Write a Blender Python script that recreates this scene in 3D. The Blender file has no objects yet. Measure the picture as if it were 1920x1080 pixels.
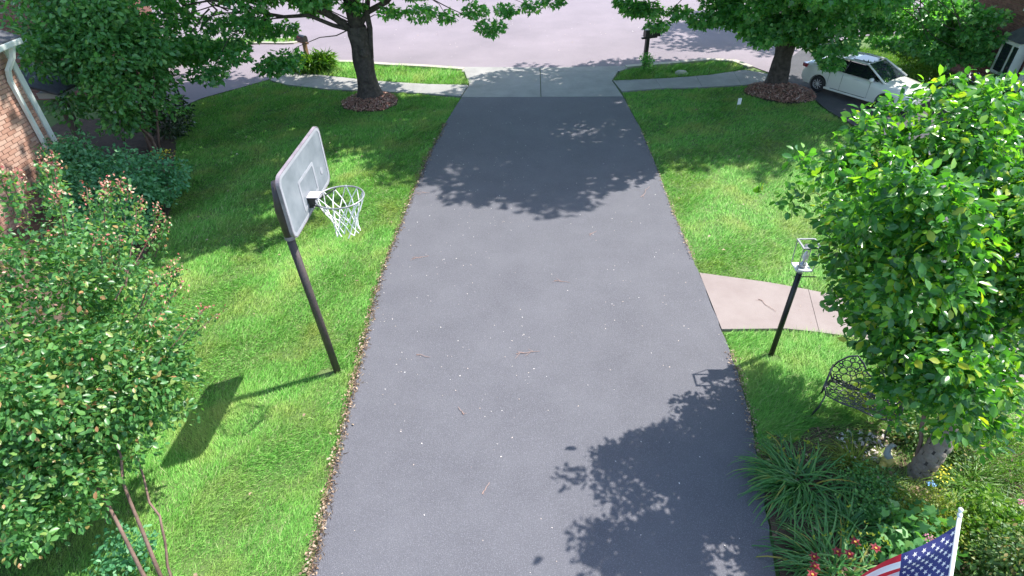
import bpy, bmesh, math, random
import numpy as np
from mathutils import Vector, Matrix
random.seed(7); rng = np.random.default_rng(7)
sc = bpy.context.scene; col = sc.collection
PI = math.pi

# ---------------------------------------------------------------- camera, sky, sun, exposure
CAM_H = 5.9; FPX = 1087.8
R3 = Matrix(((0.99954033, 0.00533088, 0.0298447), (0.02036866, 0.61105975, -0.79132237), (-0.02245558, 0.79155933, 0.6106796)))
cd = bpy.data.cameras.new('camera'); cam = bpy.data.objects.new('camera', cd); col.objects.link(cam)
cam.matrix_world = Matrix.Translation((0, 0, CAM_H)) @ R3.to_4x4()
cd.sensor_width = 36; cd.lens = 36*FPX/1920; cd.clip_start = .05; cd.clip_end = 500
sc.camera = cam
SK = Vector((0.60, 0.29, 1.0)).normalized()          # towards the sun
w = bpy.data.worlds.new('World'); sc.world = w; w.use_nodes = True
nt = w.node_tree; bg = nt.nodes['Background']; sky = nt.nodes.new('ShaderNodeTexSky')
sky.sky_type = 'NISHITA'; sky.sun_disc = False
sky.sun_elevation = math.asin(SK.z); sky.sun_rotation = math.atan2(SK.x, SK.y)
nt.links.new(sky.outputs[0], bg.inputs[0]); bg.inputs[1].default_value = 0.15
sl = bpy.data.lights.new('sun', 'SUN'); sl.energy = 3.8; sl.angle = math.radians(.55); sl.color = (1, .96, .9)
so = bpy.data.objects.new('sun', sl); col.objects.link(so); so.rotation_euler = SK.to_track_quat('Z', 'Y').to_euler(); so.location = (12, 6, 20)
sc.view_settings.view_transform = 'Standard'; sc.view_settings.look = 'None'; sc.view_settings.gamma = 1
sc.view_settings.exposure = 1.32
try:
    sc.view_settings.use_curve_mapping = False
except Exception: pass
sc.cycles.max_bounces = 6; sc.cycles.transparent_max_bounces = 6
sc.cycles.use_denoising = True

def proj(p):
    c = R3.transposed() @ Vector((p[0], p[1], p[2]-CAM_H))
    if c.z > -.05: return (-9999, -9999, -1)
    return (960-FPX*c.x/c.z, 540+FPX*c.y/c.z, -c.z)

# ---------------------------------------------------------------- helpers
def tag(o, label=None, cat=None, group=None, kind=None):
    if label: o['label'] = label
    if cat: o['category'] = cat
    if group: o['group'] = group
    if kind: o['kind'] = kind
    return o
def thing(name, label, cat, loc=(0, 0, 0), rz=0, group=None):
    o = bpy.data.objects.new(name, None); col.objects.link(o); o.location = loc; o.rotation_euler = (0, 0, rz)
    o.empty_display_size = .1
    return tag(o, label, cat, group)
def link(name, me, m, parent=None, smooth=False):
    if m is not None and len(me.materials) == 0: me.materials.append(m)
    o = bpy.data.objects.new(name, me); col.objects.link(o)
    if parent: o.parent = parent
    if smooth: me.polygons.foreach_set('use_smooth', [True]*len(me.polygons))
    return o
class MB:
    def __init__(s): s.v = []; s.f = []; s.mi = []
    def add(s, vs, fs, mi=0):
        n = len(s.v); s.v += [tuple(v) for v in vs]; s.f += [tuple(i+n for i in f) for f in fs]; s.mi += [mi]*len(fs); return s
    def box(s, c, d, rz=0, mi=0, taper=1, M=None):
        hx, hy, hz = d[0]/2, d[1]/2, d[2]/2; vs = []
        for z in (-1, 1):
            t = taper if z > 0 else 1
            for x, y in ((-1, -1), (1, -1), (1, 1), (-1, 1)):
                p = Vector((x*hx*t, y*hy*t, z*hz))
                if rz: p = Matrix.Rotation(rz, 3, 'Z') @ p
                if M: p = M @ p
                vs.append(p+Vector(c))
        return s.add(vs, [(0, 3, 2, 1), (4, 5, 6, 7), (0, 1, 5, 4), (1, 2, 6, 5), (2, 3, 7, 6), (3, 0, 4, 7)], mi)
    def tube(s, pts, rad, n=8, mi=0, closed=False, cap=True):
        pts = [Vector(p) for p in pts]
        if not hasattr(rad, '__len__'): rad = [rad]*len(pts)
        vs = []; N = len(pts); u = None
        for i, p in enumerate(pts):
            a = pts[i-1] if (i > 0 or closed) else p; b = pts[(i+1) % N] if (i < N-1 or closed) else p
            t = (b-a).normalized()
            if u is None: u = t.orthogonal().normalized()
            u = (u-t*u.dot(t)); u = u.normalized() if u.length > 1e-6 else t.orthogonal().normalized()
            v = t.cross(u)
            for k in range(n):
                an = 2*PI*k/n; vs.append(p+(u*math.cos(an)+v*math.sin(an))*rad[i])
        fs = []
        for i in range(N if closed else N-1):
            j = (i+1) % N
            for k in range(n):
                k2 = (k+1) % n; fs.append((i*n+k, i*n+k2, j*n+k2, j*n+k))
        if cap and not closed: fs += [tuple(range(n-1, -1, -1)), tuple((N-1)*n+k for k in range(n))]
        return s.add(vs, fs, mi)
    def lathe(s, prof, c=(0, 0, 0), n=16, mi=0, M=None):
        vs = []; 
        for r, z in prof:
            for k in range(n):
                p = Vector((r*math.cos(2*PI*k/n), r*math.sin(2*PI*k/n), z))
                if M: p = M @ p
                vs.append(p+Vector(c))
        fs = [(i*n+k, i*n+(k+1) % n, (i+1)*n+(k+1) % n, (i+1)*n+k) for i in range(len(prof)-1) for k in range(n)]
        return s.add(vs, fs, mi)
    def prism(s, poly, z0, z1, mi=0):
        n = len(poly); ar = sum(poly[i][0]*poly[(i+1) % n][1]-poly[(i+1) % n][0]*poly[i][1] for i in range(n))
        if ar < 0: poly = poly[::-1]
        vs = [(x, y, z0) for x, y in poly]+[(x, y, z1) for x, y in poly]
        fs = [tuple(range(n, 2*n))]+[(i, (i+1) % n, n+(i+1) % n, n+i) for i in range(n)]
        return s.add(vs, fs, mi)
    def mesh(s, name='m'):
        me = bpy.data.meshes.new(name); me.from_pydata(s.v, [], s.f); me.update(); return me
    def build(s, name, mats, parent=None, smooth=False, bevel=0):
        me = s.mesh(name)
        if not isinstance(mats, (list, tuple)): mats = [mats]
        for m in mats: me.materials.append(m)
        if len(mats) > 1: me.polygons.foreach_set('material_index', s.mi)
        if smooth: me.polygons.foreach_set('use_smooth', [True]*len(me.polygons))
        o = bpy.data.objects.new(name, me); col.objects.link(o)
        if parent: o.parent = parent
        if bevel:
            b = o.modifiers.new('bevel', 'BEVEL'); b.width = bevel; b.segments = 2; b.limit_method = 'ANGLE'
        return o
def npmesh(name, V, F):
    V = np.asarray(V, dtype=np.float32).reshape(-1, 3); F = np.asarray(F, dtype=np.int32); k = F.shape[1]; n = len(F)
    me = bpy.data.meshes.new(name); me.vertices.add(len(V)); me.vertices.foreach_set('co', V.ravel())
    me.loops.add(n*k); me.loops.foreach_set('vertex_index', F.ravel())
    me.polygons.add(n); me.polygons.foreach_set('loop_start', np.arange(n, dtype=np.int32)*k)
    try: me.polygons.foreach_set('loop_total', np.full(n, k, dtype=np.int32))
    except Exception: pass
    me.update(calc_edges=True); return me

# ---------------------------------------------------------------- materials
def NW(m): return m.node_tree.nodes, m.node_tree.links
def mat(name, c, rough=.7, c2=None, scale=5, detail=6, contrast=(.35, .65), metal=0, bump=0, bscale=None, spec=.5, coat=0, speck=None, coord='Object'):
    m = bpy.data.materials.new(name); m.use_nodes = True; N, L = NW(m); b = N['Principled BSDF']
    b.inputs['Roughness'].default_value = rough; b.inputs['Metallic'].default_value = metal
    b.inputs['Specular IOR Level'].default_value = spec; b.inputs['Coat Weight'].default_value = coat
    b.inputs['Base Color'].default_value = (*c, 1)
    tc = N.new('ShaderNodeTexCoord')
    out = None
    if c2 is not None:
        t = N.new('ShaderNodeTexNoise'); t.inputs['Scale'].default_value = scale; t.inputs['Detail'].default_value = detail; t.inputs['Roughness'].default_value = .65
        L.new(tc.outputs[coord], t.inputs['Vector']); r = N.new('ShaderNodeValToRGB')
        r.color_ramp.elements[0].position = contrast[0]; r.color_ramp.elements[1].position = contrast[1]
        r.color_ramp.elements[0].color = (*c, 1); r.color_ramp.elements[1].color = (*c2, 1)
        L.new(t.outputs['Fac'], r.inputs['Fac']); out = r.outputs['Color']
    if speck:
        sc_, lo, hi, col_ = speck
        t = N.new('ShaderNodeTexNoise'); t.inputs['Scale'].default_value = sc_; t.inputs['Detail'].default_value = 2
        L.new(tc.outputs[coord], t.inputs['Vector']); mr = N.new('ShaderNodeMapRange'); mr.inputs[1].default_value = lo; mr.inputs[2].default_value = hi
        L.new(t.outputs['Fac'], mr.inputs[0]); mx = N.new('ShaderNodeMix'); mx.data_type = 'RGBA'
        L.new(mr.outputs[0], mx.inputs['Factor'])
        if out: L.new(out, mx.inputs['A'])
        else: mx.inputs['A'].default_value = (*c, 1)
        mx.inputs['B'].default_value = (*col_, 1); out = mx.outputs['Result']
    if out: L.new(out, b.inputs['Base Color'])
    if bump:
        t = N.new('ShaderNodeTexNoise'); t.inputs['Scale'].default_value = bscale or scale*6; t.inputs['Detail'].default_value = 5
        L.new(tc.outputs[coord], t.inputs['Vector']); bp = N.new('ShaderNodeBump'); bp.inputs['Strength'].default_value = bump; bp.inputs['Distance'].default_value = .02
        L.new(t.outputs['Fac'], bp.inputs['Height']); L.new(bp.outputs[0], b.inputs['Normal'])
    return m
def leafmat(name, stops, rough=.42, trans=.35, tcol=None, patch=None, spec=.5, up=0):
    """random colour per leaf (mesh island / object), glossy front and light passing through"""
    m = bpy.data.materials.new(name); m.use_nodes = True; N, L = NW(m); b = N['Principled BSDF']; out = N['Material Output']
    g = N.new('ShaderNodeNewGeometry'); oi = N.new('ShaderNodeObjectInfo'); ad = N.new('ShaderNodeMath'); ad.operation = 'ADD'
    L.new(g.outputs['Random Per Island'], ad.inputs[0]); L.new(oi.outputs['Random'], ad.inputs[1])
    fr = N.new('ShaderNodeMath'); fr.operation = 'FRACT'; L.new(ad.outputs[0], fr.inputs[0])
    r = N.new('ShaderNodeValToRGB'); e = r.color_ramp.elements
    while len(e) < len(stops): e.new(.5)
    for i, (p, c) in enumerate(stops): e[i].position = p; e[i].color = (*c, 1)
    L.new(fr.outputs[0], r.inputs['Fac']); c_out = r.outputs['Color']
    if patch:
        pc, ps, lo, hi, amt = patch
        tc = N.new('ShaderNodeTexCoord'); t = N.new('ShaderNodeTexNoise'); t.inputs['Scale'].default_value = ps; t.inputs['Detail'].default_value = 4
        L.new(tc.outputs['Object'], t.inputs['Vector']); mr = N.new('ShaderNodeMapRange'); mr.inputs[1].default_value = lo; mr.inputs[2].default_value = hi; mr.inputs[4].default_value = amt
        L.new(t.outputs['Fac'], mr.inputs[0]); mx = N.new('ShaderNodeMix'); mx.data_type = 'RGBA'; L.new(mr.outputs[0], mx.inputs['Factor'])
        L.new(c_out, mx.inputs['A']); mx.inputs['B'].default_value = (*pc, 1); c_out = mx.outputs['Result']
    L.new(c_out, b.inputs['Base Color']); b.inputs['Roughness'].default_value = rough; b.inputs['Specular IOR Level'].default_value = spec
    tr = N.new('ShaderNodeBsdfTranslucent')
    if up:      # thin blades scatter light like a turf surface: soften the facet normal
        v = N.new('ShaderNodeMix'); v.data_type = 'VECTOR'; v.inputs['Factor'].default_value = up; L.new(g.outputs['Normal'], v.inputs[4]); v.inputs[5].default_value = (0, 0, 1)
        L.new(v.outputs[1], b.inputs['Normal'])
    hs = N.new('ShaderNodeMix'); hs.data_type = 'RGBA'; hs.blend_type = 'MULTIPLY'; hs.inputs['Factor'].default_value = 1
    L.new(c_out, hs.inputs['A']); hs.inputs['B'].default_value = (*(tcol or (1.5, 1.6, .6)), 1); L.new(hs.outputs['Result'], tr.inputs['Color'])
    mx = N.new('ShaderNodeMixShader'); mx.inputs[0].default_value = trans
    L.new(b.outputs[0], mx.inputs[1]); L.new(tr.outputs[0], mx.inputs[2]); L.new(mx.outputs[0], out.inputs['Surface'])
    return m
M = {}
M['asphalt'] = mat('asphalt_sealed', (.086, .085, .098), .85, (.112, .111, .125), 1.1, 10, (.32, .7), bump=.5, bscale=110, speck=(105, .52, .72, (.175, .173, .195)))
M['asphalt_neigh'] = mat('asphalt_neighbour', (.05, .05, .058), .85, (.075, .073, .08), 2, bump=.3, bscale=120)
M['street'] = mat('street_surface', (.175, .148, .168), .88, (.245, .205, .230), .35, 9, (.3, .72), bump=.25, bscale=60, speck=(60, .62, .72, (.14, .13, .135)))
M['concrete'] = mat('concrete', (.23, .225, .215), .88, (.31, .30, .285), 1.6, 8, bump=.2, bscale=70, speck=(120, .6, .75, (.18, .17, .16)))
M['concrete_pink'] = mat('concrete_walk', (.225, .18, .168), .88, (.27, .225, .21), 1.5, 8, bump=.2, bscale=70, speck=(140, .62, .75, (.24, .2, .18)))
M['kerb'] = mat('kerb_concrete', (.36, .33, .27), .85, (.42, .39, .33), 2, bump=.2)
M['soil'] = mat('soil', (.055, .035, .024), .95, (.10, .065, .045), 6, bump=.8, bscale=40)
M['ground'] = mat('turf_ground', (.07, .13, .03), .95, (.11, .16, .05), 3, bump=.6, bscale=50)
M['mulch'] = leafmat('mulch_chips', [(0, (.30, .12, .085)), (.4, (.44, .22, .16)), (.75, (.52, .31, .23)), (1, (.6, .44, .36))], .9, 0.0)
M['litter'] = leafmat('dry_leaf_litter', [(0, (.13, .085, .055)), (.4, (.27, .18, .12)), (.8, (.40, .29, .20)), (1, (.58, .48, .37))], .8, .1)
M['petal'] = leafmat('pale_petals', [(0, (.45, .36, .3)), (.5, (.62, .55, .5)), (1, (.75, .72, .7))], .7, .1, (1, 1, 1))
M['grass'] = leafmat('lawn_grass', [(0, (.075, .24, .035)), (.35, (.15, .43, .065)), (.7, (.24, .55, .10)), (.93, (.36, .60, .17)), (1, (.52, .50, .30))], .6, .25, (1.2, 1.4, .6), ((.42, .46, .13), 1.3, .46, .74, .75), .22, up=.62)
M['maple'] = leafmat('maple_leaf', [(0, (.06, .18, .06)), (.5, (.11, .30, .09)), (.85, (.18, .39, .12)), (1, (.30, .46, .15))], .3, .45, (1.5, 2.0, .5))
M['dogwood'] = leafmat('broad_shrub_leaf', [(0, (.06, .17, .05)), (.5, (.10, .28, .08)), (.9, (.16, .36, .10)), (1, (.24, .42, .11))], .33, .36)
M['near'] = leafmat('near_tree_leaf', [(0, (.04, .13, .035)), (.5, (.07, .21, .055)), (.8, (.15, .33, .06)), (.95, (.27, .43, .06)), (1, (.42, .40, .05))], .27, .42, (1.7, 2.1, .35), spec=.6)
M['crape'] = leafmat('crape_leaf', [(0, (.045, .14, .04)), (.5, (.08, .23, .065)), (.85, (.16, .33, .09)), (.95, (.3, .38, .11)), (1, (.45, .22, .12))], .36, .36, spec=.45)
M['buds'] = leafmat('crape_buds', [(0, (.34, .05, .06)), (.4, (.42, .16, .12)), (.7, (.5, .28, .2)), (1, (.52, .40, .26))], .6, .1)
M['hydrangea'] = leafmat('blue_green_leaf', [(0, (.045, .17, .065)), (.6, (.08, .26, .11)), (1, (.15, .36, .16))], .5, .3)
M['lily'] = leafmat('daylily_blade', [(0, (.05, .17, .05)), (.5, (.09, .26, .07)), (.93, (.17, .34, .09)), (1, (.42, .30, .06))], .38, .35, (1.3, 1.6, .5))
M['bright'] = leafmat('bright_foliage', [(0, (.07, .18, .02)), (.5, (.11, .25, .03)), (1, (.22, .34, .05))], .4, .42)
M['gold'] = leafmat('yellow_green_foliage', [(0, (.12, .20, .02)), (.5, (.2, .28, .03)), (1, (.36, .37, .06))], .5, .4)
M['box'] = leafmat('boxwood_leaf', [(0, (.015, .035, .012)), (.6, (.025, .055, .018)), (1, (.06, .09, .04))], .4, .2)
M['spirea'] = leafmat('spirea_leaf', [(0, (.05, .12, .03)), (.6, (.09, .19, .05)), (.9, (.2, .26, .07)), (1, (.32, .22, .08))], .45, .35)
M['pink'] = leafmat('pink_petal', [(0, (.5, .13, .25)), (1, (.7, .3, .42))], .6, .3, (1, .9, .9))
M['redpetal'] = leafmat('red_lily_petal', [(0, (.15, .004, .012)), (1, (.24, .008, .02))], .6, .12, (1, .6, .6))
M['yellowp'] = mat('yellow_throat', (.5, .26, .03), .6)
M['white_petal'] = mat('white_petal', (.75, .62, .62), .6)
M['bark'] = mat('maple_bark', (.035, .028, .024), .95, (.10, .08, .068), 9, 8, bump=1.0, bscale=26)
M['bark_brown'] = mat('crape_bark', (.11, .065, .05), .85, (.22, .14, .11), 5, 6, bump=.4, bscale=30)
M['bark_grey'] = mat('plated_bark', (.19, .145, .12), .9, (.32, .26, .21), 6, 6, bump=.7, bscale=40)
M['bark_gap'] = mat('bark_crevice', (.075, .06, .055), .95)
M['black'] = mat('black_metal', (.012, .014, .015), .45, spec=.5); M['cast'] = mat('cast_black_gloss', (.05, .052, .06), .3, metal=.35, spec=1.0)
M['polegrey'] = mat('hoop_pole_paint', (.035, .03, .034), .5, (.075, .055, .05), 4, bump=.1)
M['board'] = mat('faded_board', (.17, .195, .215), .45, (.25, .275, .30), 4, 6)
M['boardline'] = mat('board_line', (.36, .37, .40), .5, (.30, .31, .34), 8)
M['boardedge'] = mat('board_edge', (.30, .25, .28), .5, (.16, .14, .16), 5)
M['rimgrey'] = mat('rim_metal', (.36, .37, .38), .4, (.22, .22, .23), 12, metal=.4)
M['net'] = mat('net_cord', (.78, .78, .77), .8)
M['pinkish'] = mat('faded_bracket', (.52, .44, .47), .6)
M['white'] = mat('white_paint', (.76, .77, .76), .5, (.68, .69, .68), 3)
M['trimg'] = mat('white_trim', (.72, .75, .70), .5, (.62, .66, .62), 2)
M['steel'] = mat('lantern_metal', (.42, .42, .45), .35, metal=.6)
M['brickwall'] = mat('mortar', (.36, .25, .2), .95, (.42, .3, .25), 8)
def brickmat(name, a, b_, c_):
    return leafmat(name, [(0, a), (.5, b_), (1, c_)], .9, 0.0)
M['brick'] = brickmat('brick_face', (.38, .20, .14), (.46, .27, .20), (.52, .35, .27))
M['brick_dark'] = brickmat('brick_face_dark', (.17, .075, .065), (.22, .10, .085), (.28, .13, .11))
M['shingle'] = mat('roof_shingle', (.07, .07, .08), .9, (.11, .11, .12), 6, bump=.3)
M['bluegrey'] = mat('aluminium_gutter', (.42, .5, .52), .5, (.36, .43, .46), 3)
M['wood'] = mat('weathered_wood', (.22, .12, .06), .8, (.30, .18, .10), 8)
M['brownpost'] = mat('porch_post_paint', (.17, .14, .12), .8, (.2, .17, .15), 4)
M['carpaint'] = mat('white_car_paint', (.66, .67, .62), .25, coat=.8, spec=.5)
M['carglass'] = mat('car_glass', (.012, .014, .018), .05, spec=1.0)
M['screen'] = mat('windscreen_glass', (.03, .035, .05), .03, spec=1.0, coat=1)
M['tyre'] = mat('tyre_rubber', (.02, .02, .022), .8)
M['alloy'] = mat('alloy_rim', (.6, .59, .6), .4, metal=.3)
M['tail'] = mat('tail_light', (.25, .008, .02), .15, coat=1)
M['head'] = mat('headlight', (.55, .6, .65), .1, coat=1)
M['trimdark'] = mat('car_black_trim', (.015, .015, .017), .4)
M['mailbox'] = mat('mailbox_black', (.02, .02, .021), .4, (.035, .035, .035), 8)
M['flagred'] = mat('flag_red', (.55, .012, .03), .75); M['flagwhite'] = mat('flag_white', (.78, .74, .74), .75); M['flagblue'] = mat('flag_blue', (.035, .04, .17), .75)
M['bulb'] = mat('candle_bulb', (.7, .66, .68), .3, coat=.5)
M['ornament_y'] = mat('ornament_yellow', (.55, .44, .12), .6, (.42, .33, .08), 12); M['ornament_g'] = mat('ornament_grey', (.32, .33, .30), .7)
M['twig'] = mat('dry_twig', (.36, .24, .20), .9)
M['blue'] = mat('blue_petal', (.15, .35, .62), .6)
M['glassy'] = mat('house_window_glass', (.02, .025, .035), .05, spec=1)
M['yellowflower'] = mat('yellow_flower', (.6, .55, .03), .6)
M['bluewhite'] = mat('blue_white_flower', (.5, .58, .75), .6)
M['orange'] = mat('amber_feeder', (.7, .38, .08), .5)

# ---------------------------------------------------------------- ground sheets
def in_poly(P, poly):
    x, y = P[:, 0], P[:, 1]; c = np.zeros(len(P), bool); n = len(poly); j = n-1
    for i in range(n):
        xi, yi = poly[i]; xj, yj = poly[j]
        if yi != yj:
            k = ((yi > y) != (yj > y)) & (x < (xj-xi)*(y-yi)/(yj-yi)+xi); c ^= k
        j = i
    return c
def sheet(name, poly, z, m, thick=.0, kind='structure'):
    mb = MB(); mb.prism(poly, z-thick if thick else z-.002, z)
    o = mb.build(name, m); o['kind'] = kind; return o
def rag(line, amp, step=.12, seed=0):
    """subdivide a polyline with small irregularities: a worn edge"""
    r = random.Random(seed); out = []
    for a, b in zip(line[:-1], line[1:]):
        n = max(1, int(math.hypot(b[0]-a[0], b[1]-a[1])/step))
        for i in range(n): t = i/n; out.append((a[0]+(b[0]-a[0])*t+r.uniform(-amp, amp), a[1]+(b[1]-a[1])*t+r.uniform(-amp, amp)*.3))
    return out+[line[-1]]
drL = [(-1.95, 16.72), (-2.2, 14.78), (-2.37, 12.88), (-2.45, 11.26), (-2.51, 9.52), (-2.56, 8.28), (-2.53, 7.24), (-2.47, 6.35), (-2.43, 5.64), (-2.41, 5.02), (-2.36, 4.35), (-2.32, 3.76), (-2.28, 3.25), (-2.25, 2.85), (-2.22, -1)]
drR = [(2.71, 16.6), (2.85, 14.32), (2.87, 12.17), (2.85, 10.35), (2.87, 9.25), (2.87, 8.38), (2.89, 7.62), (2.88, 6.81), (2.88, 6.11), (2.87, 5.69), (2.81, 4.94), (2.72, 4.37), (2.62, 3.79), (2.53, 3.29), (2.46, 2.89), (2.3, -1)]
sheet('ground', [(-120, -60), (120, -60), (120, 120), (-120, 120)], -.03, M['ground'])
drv_poly = rag(drL, .012, seed=1)+rag(drR, .012, seed=2)[::-1]
sheet('driveway', drv_poly, .012, M['asphalt'])
street = [(-60, 60), (-60, 24.5), (-30, 23.2), (-18, 20.0), (-12.5, 17.2), (-10.9, 14.3), (-10.3, 14.4), (-10.1, 16.2), (-9.8, 17.05), (-9.3, 17.62), (-8.75, 18.2), (-8.3, 18.75), (-7.9, 19.3), (-7.80, 20.05), (-7.1, 20.5), (-6.0, 20.45), (-4.84, 20.08), (-3.35, 19.76), (-2.16, 19.55), (.4, 19.42), (3.2, 19.42), (4.68, 19.68), (5.96, 20.0), (6.8, 19.9), (7.2, 19.2), (7.6, 18.4), (8.4, 18.2), (9.5, 21), (12, 22.5), (20, 24), (60, 26), (60, 60)]
sheet('street', street, -.008, M['street'])
drv2 = [(7.6, 18.6), (7.95, 16.9), (8.0, 15.3), (8.5, 13.2), (9.6, 11.8), (11.2, 12.4), (10.95, 15.5), (11.0, 16.8), (10.9, 17.8), (10.2, 19.2), (9.4, 21.0)]
sheet('side_driveway', drv2, .000, M['asphalt_neigh'])
# concrete apron: two panels and a gutter strip, split by a dark joint
apron = bpy.data.objects.new('driveway_apron', None); col.objects.link(apron); apron['kind'] = 'structure'
MB().prism([(-1.95, 16.74), (.355, 16.65), (.375, 19.0), (-2.06, 19.1), (-1.80, 17.8)], -.03, .018).build('slab', M['concrete'], apron, bevel=.006)
MB().prism([(.375, 16.65), (2.71, 16.60), (2.56, 17.99), (2.85, 18.88), (.395, 19.0)], -.03, .018).build('slab', M['concrete'], apron, bevel=.006)
MB().prism([(-2.16, 19.12), (.375, 19.02), (.375, 19.42), (-2.22, 19.62)], -.03, .012).build('gutter_strip', M['concrete'], apron, bevel=.006)
MB().prism([(.395, 19.02), (2.9, 18.9), (3.28, 19.22), (3.30, 19.42), (.395, 19.42)], -.03, .012).build('gutter_strip', M['concrete'], apron, bevel=.006)
# sidewalks made of slabs
def ribbon(name, a, b, n, z, m, part='slab', gap=.006, kind='structure'):
    root = bpy.data.objects.new(name, None); col.objects.link(root); root['kind'] = kind
    def samp(line, t):
        L = [0]
        for p, q in zip(line[:-1], line[1:]): L.append(L[-1]+math.hypot(q[0]-p[0], q[1]-p[1]))
        d = t*L[-1]
        for i in range(len(line)-1):
            if d <= L[i+1]+1e-9:
                u = (d-L[i])/(L[i+1]-L[i]); return Vector((line[i][0]+(line[i+1][0]-line[i][0])*u, line[i][1]+(line[i+1][1]-line[i][1])*u))
    for i in range(n):
        t0 = i/n; t1 = (i+1)/n; g = gap/2
        pa = [samp(a, t0+(t1-t0)*k/3) for k in range(4)]; pb = [samp(b, t0+(t1-t0)*k/3) for k in range(4)]
        d0 = (pa[1]-pa[0]).normalized()*g; pa[0] = pa[0]+d0; pa[3] = pa[3]-d0; pb[0] = pb[0]+d0; pb[3] = pb[3]-d0
        MB().prism([tuple(p) for p in pa]+[tuple(p) for p in pb[::-1]], -.04, z+random.uniform(-.003, .003)).build(part, m, root, bevel=.004)
    return root
ribbon('left_sidewalk', [(-1.83, 17.82), (-3.13, 17.96), (-4.87, 18.35), (-6.38, 18.89), (-7.84, 19.35)], [(-1.98, 16.83), (-3.36, 17.20), (-4.69, 17.40), (-6.03, 17.61), (-7.5, 18.07), (-8.29, 18.62)], 5, .014, M['concrete'])
ribbon('right_sidewalk', [(2.59, 18.0), (4.26, 18.15), (5.61, 18.39), (6.89, 18.85), (7.5, 18.3)], [(2.75, 17.03), (3.94, 17.25), (5.35, 17.30), (6.5, 17.45), (7.5, 17.7)], 4, .014, M['concrete'])
ribbon('front_walk', [(2.885, 8.03), (3.96, 7.75), (4.87, 7.43), (5.82, 6.99), (7.6, 6.0)], [(2.885, 6.59), (3.9, 6.6), (4.76, 6.42), (5.4, 6.16), (6.8, 5.2)], 3, .016, M['concrete_pink'])
# kerbs
stripL = [(-1.84, 17.86), (-2.0, 18.6), (-2.14, 19.2), (-3.35, 19.56), (-4.84, 19.87), (-6.0, 20.23), (-6.96, 20.30), (-7.63, 20.1), (-7.82, 19.45), (-6.38, 18.92), (-4.87, 18.39), (-3.13, 18.0)]
stripR = [(2.62, 18.04), (2.9, 18.8), (3.18, 19.17), (4.68, 19.47), (5.96, 19.77), (6.7, 19.58), (6.94, 18.95), (5.61, 18.43), (4.26, 18.19)]
def kerb(name, line, wd, n):
    off = []
    for i, p in enumerate(line):
        a = line[max(0, i-1)]; b = line[min(len(line)-1, i+1)]; d = Vector((b[0]-a[0], b[1]-a[1])).normalized(); off.append((p[0]-d.y*wd, p[1]+d.x*wd))
    return ribbon(name, line, off, n, .05, M['kerb'], 'kerb_stone')
kerb('left_kerb', [(-2.14, 19.25), (-3.35, 19.59), (-4.84, 19.90), (-6.0, 20.26), (-6.96, 20.34), (-7.66, 20.14), (-7.86, 19.45)], -.2, 6)
kerb('right_kerb', [(3.18, 19.21), (4.68, 19.50), (5.96, 19.80), (6.72, 19.62), (6.98, 19.0)], .2, 4)
kerb('far_kerb', [(-14, 22.3), (-12, 22.5), (-10.1, 22.9), (-8.9, 22.75), (-8.6, 23.1), (-9.0, 23.6), (-10, 23.6)], .16, 6)
# beds
bed = [(2.68, 4.1), (2.9, 4.75), (3.2, 4.5), (3.5, 4.75), (3.9, 4.8), (4.5, 4.9), (5.3, 5.1), (7.5, 5), (7.5, .5), (2.5, .5), (2.50, 2.9)]
sheet('planting_bed', bed, .008, M['soil'])
lbed = [(-7.0, 8.3), (-7.4, 10.3), (-8.3, 12.3), (-8.8, 13.4), (-9.6, 15.2), (-10.2, 15.5), (-13, 15.5), (-13, 5.5), (-8, 5.5), (-7.2, 7)]
sheet('house_bed', lbed, .000, M['soil'])

# ---------------------------------------------------------------- scattered flakes / blades (numpy)
def flakes(name, pts, size, m, zvar=.02, tilt=.5, kind='stuff', parent=None, aspect=(1.0, .55), z0=.015):
    n = len(pts); a = rng.uniform(0, 2*PI, n); s = size*rng.uniform(.5, 1.4, n)
    t = np.stack([np.cos(a), np.sin(a), rng.uniform(-tilt, tilt, n)], 1); b = np.stack([-np.sin(a), np.cos(a), rng.uniform(-tilt, tilt, n)], 1)
    c = np.column_stack([pts[:, 0], pts[:, 1], (pts[:, 2] if pts.shape[1] > 2 else 0)+z0+rng.uniform(0, zvar, n)])
    lift = np.zeros((n, 3)); lift[:, 2] = s*.25
    q = [c-t*(s*aspect[0]/2)[:, None], c+b*(s*aspect[1]/2)[:, None]+lift*.6, c+t*(s*aspect[0]/2)[:, None], c-b*(s*aspect[1]/2)[:, None]+lift]
    V = np.stack(q, 1).reshape(-1, 3); base = np.arange(n)[:, None]*4
    F = np.concatenate([base+np.array([0, 3, 2]), base+np.array([0, 2, 1])])
    o = link(name, npmesh(name, V, F), m, parent); o['kind'] = kind; return o
def rand_in(poly, dens, fdens=None, bbox=None):
    P = np.array(poly); lo = P.min(0); hi = P.max(0)
    if bbox: lo = np.maximum(lo, bbox[0]); hi = np.minimum(hi, bbox[1])
    n = int((hi[0]-lo[0])*(hi[1]-lo[1])*dens); X = rng.uniform(lo, hi, (n, 2)); X = X[in_poly(X, poly)]
    if fdens is not None: X = X[rng.uniform(0, 1, len(X)) < fdens(X)]
    return X
def lumps(X, f, seed):
    r = np.random.default_rng(seed); v = np.zeros(len(X))
    for k in range(6):
        a = r.uniform(0, 2*PI); q = f*r.uniform(.5, 1.8); v += np.sin(X[:, 0]*math.cos(a)*q+X[:, 1]*math.sin(a)*q+r.uniform(0, 6))
    return v/6
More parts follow.
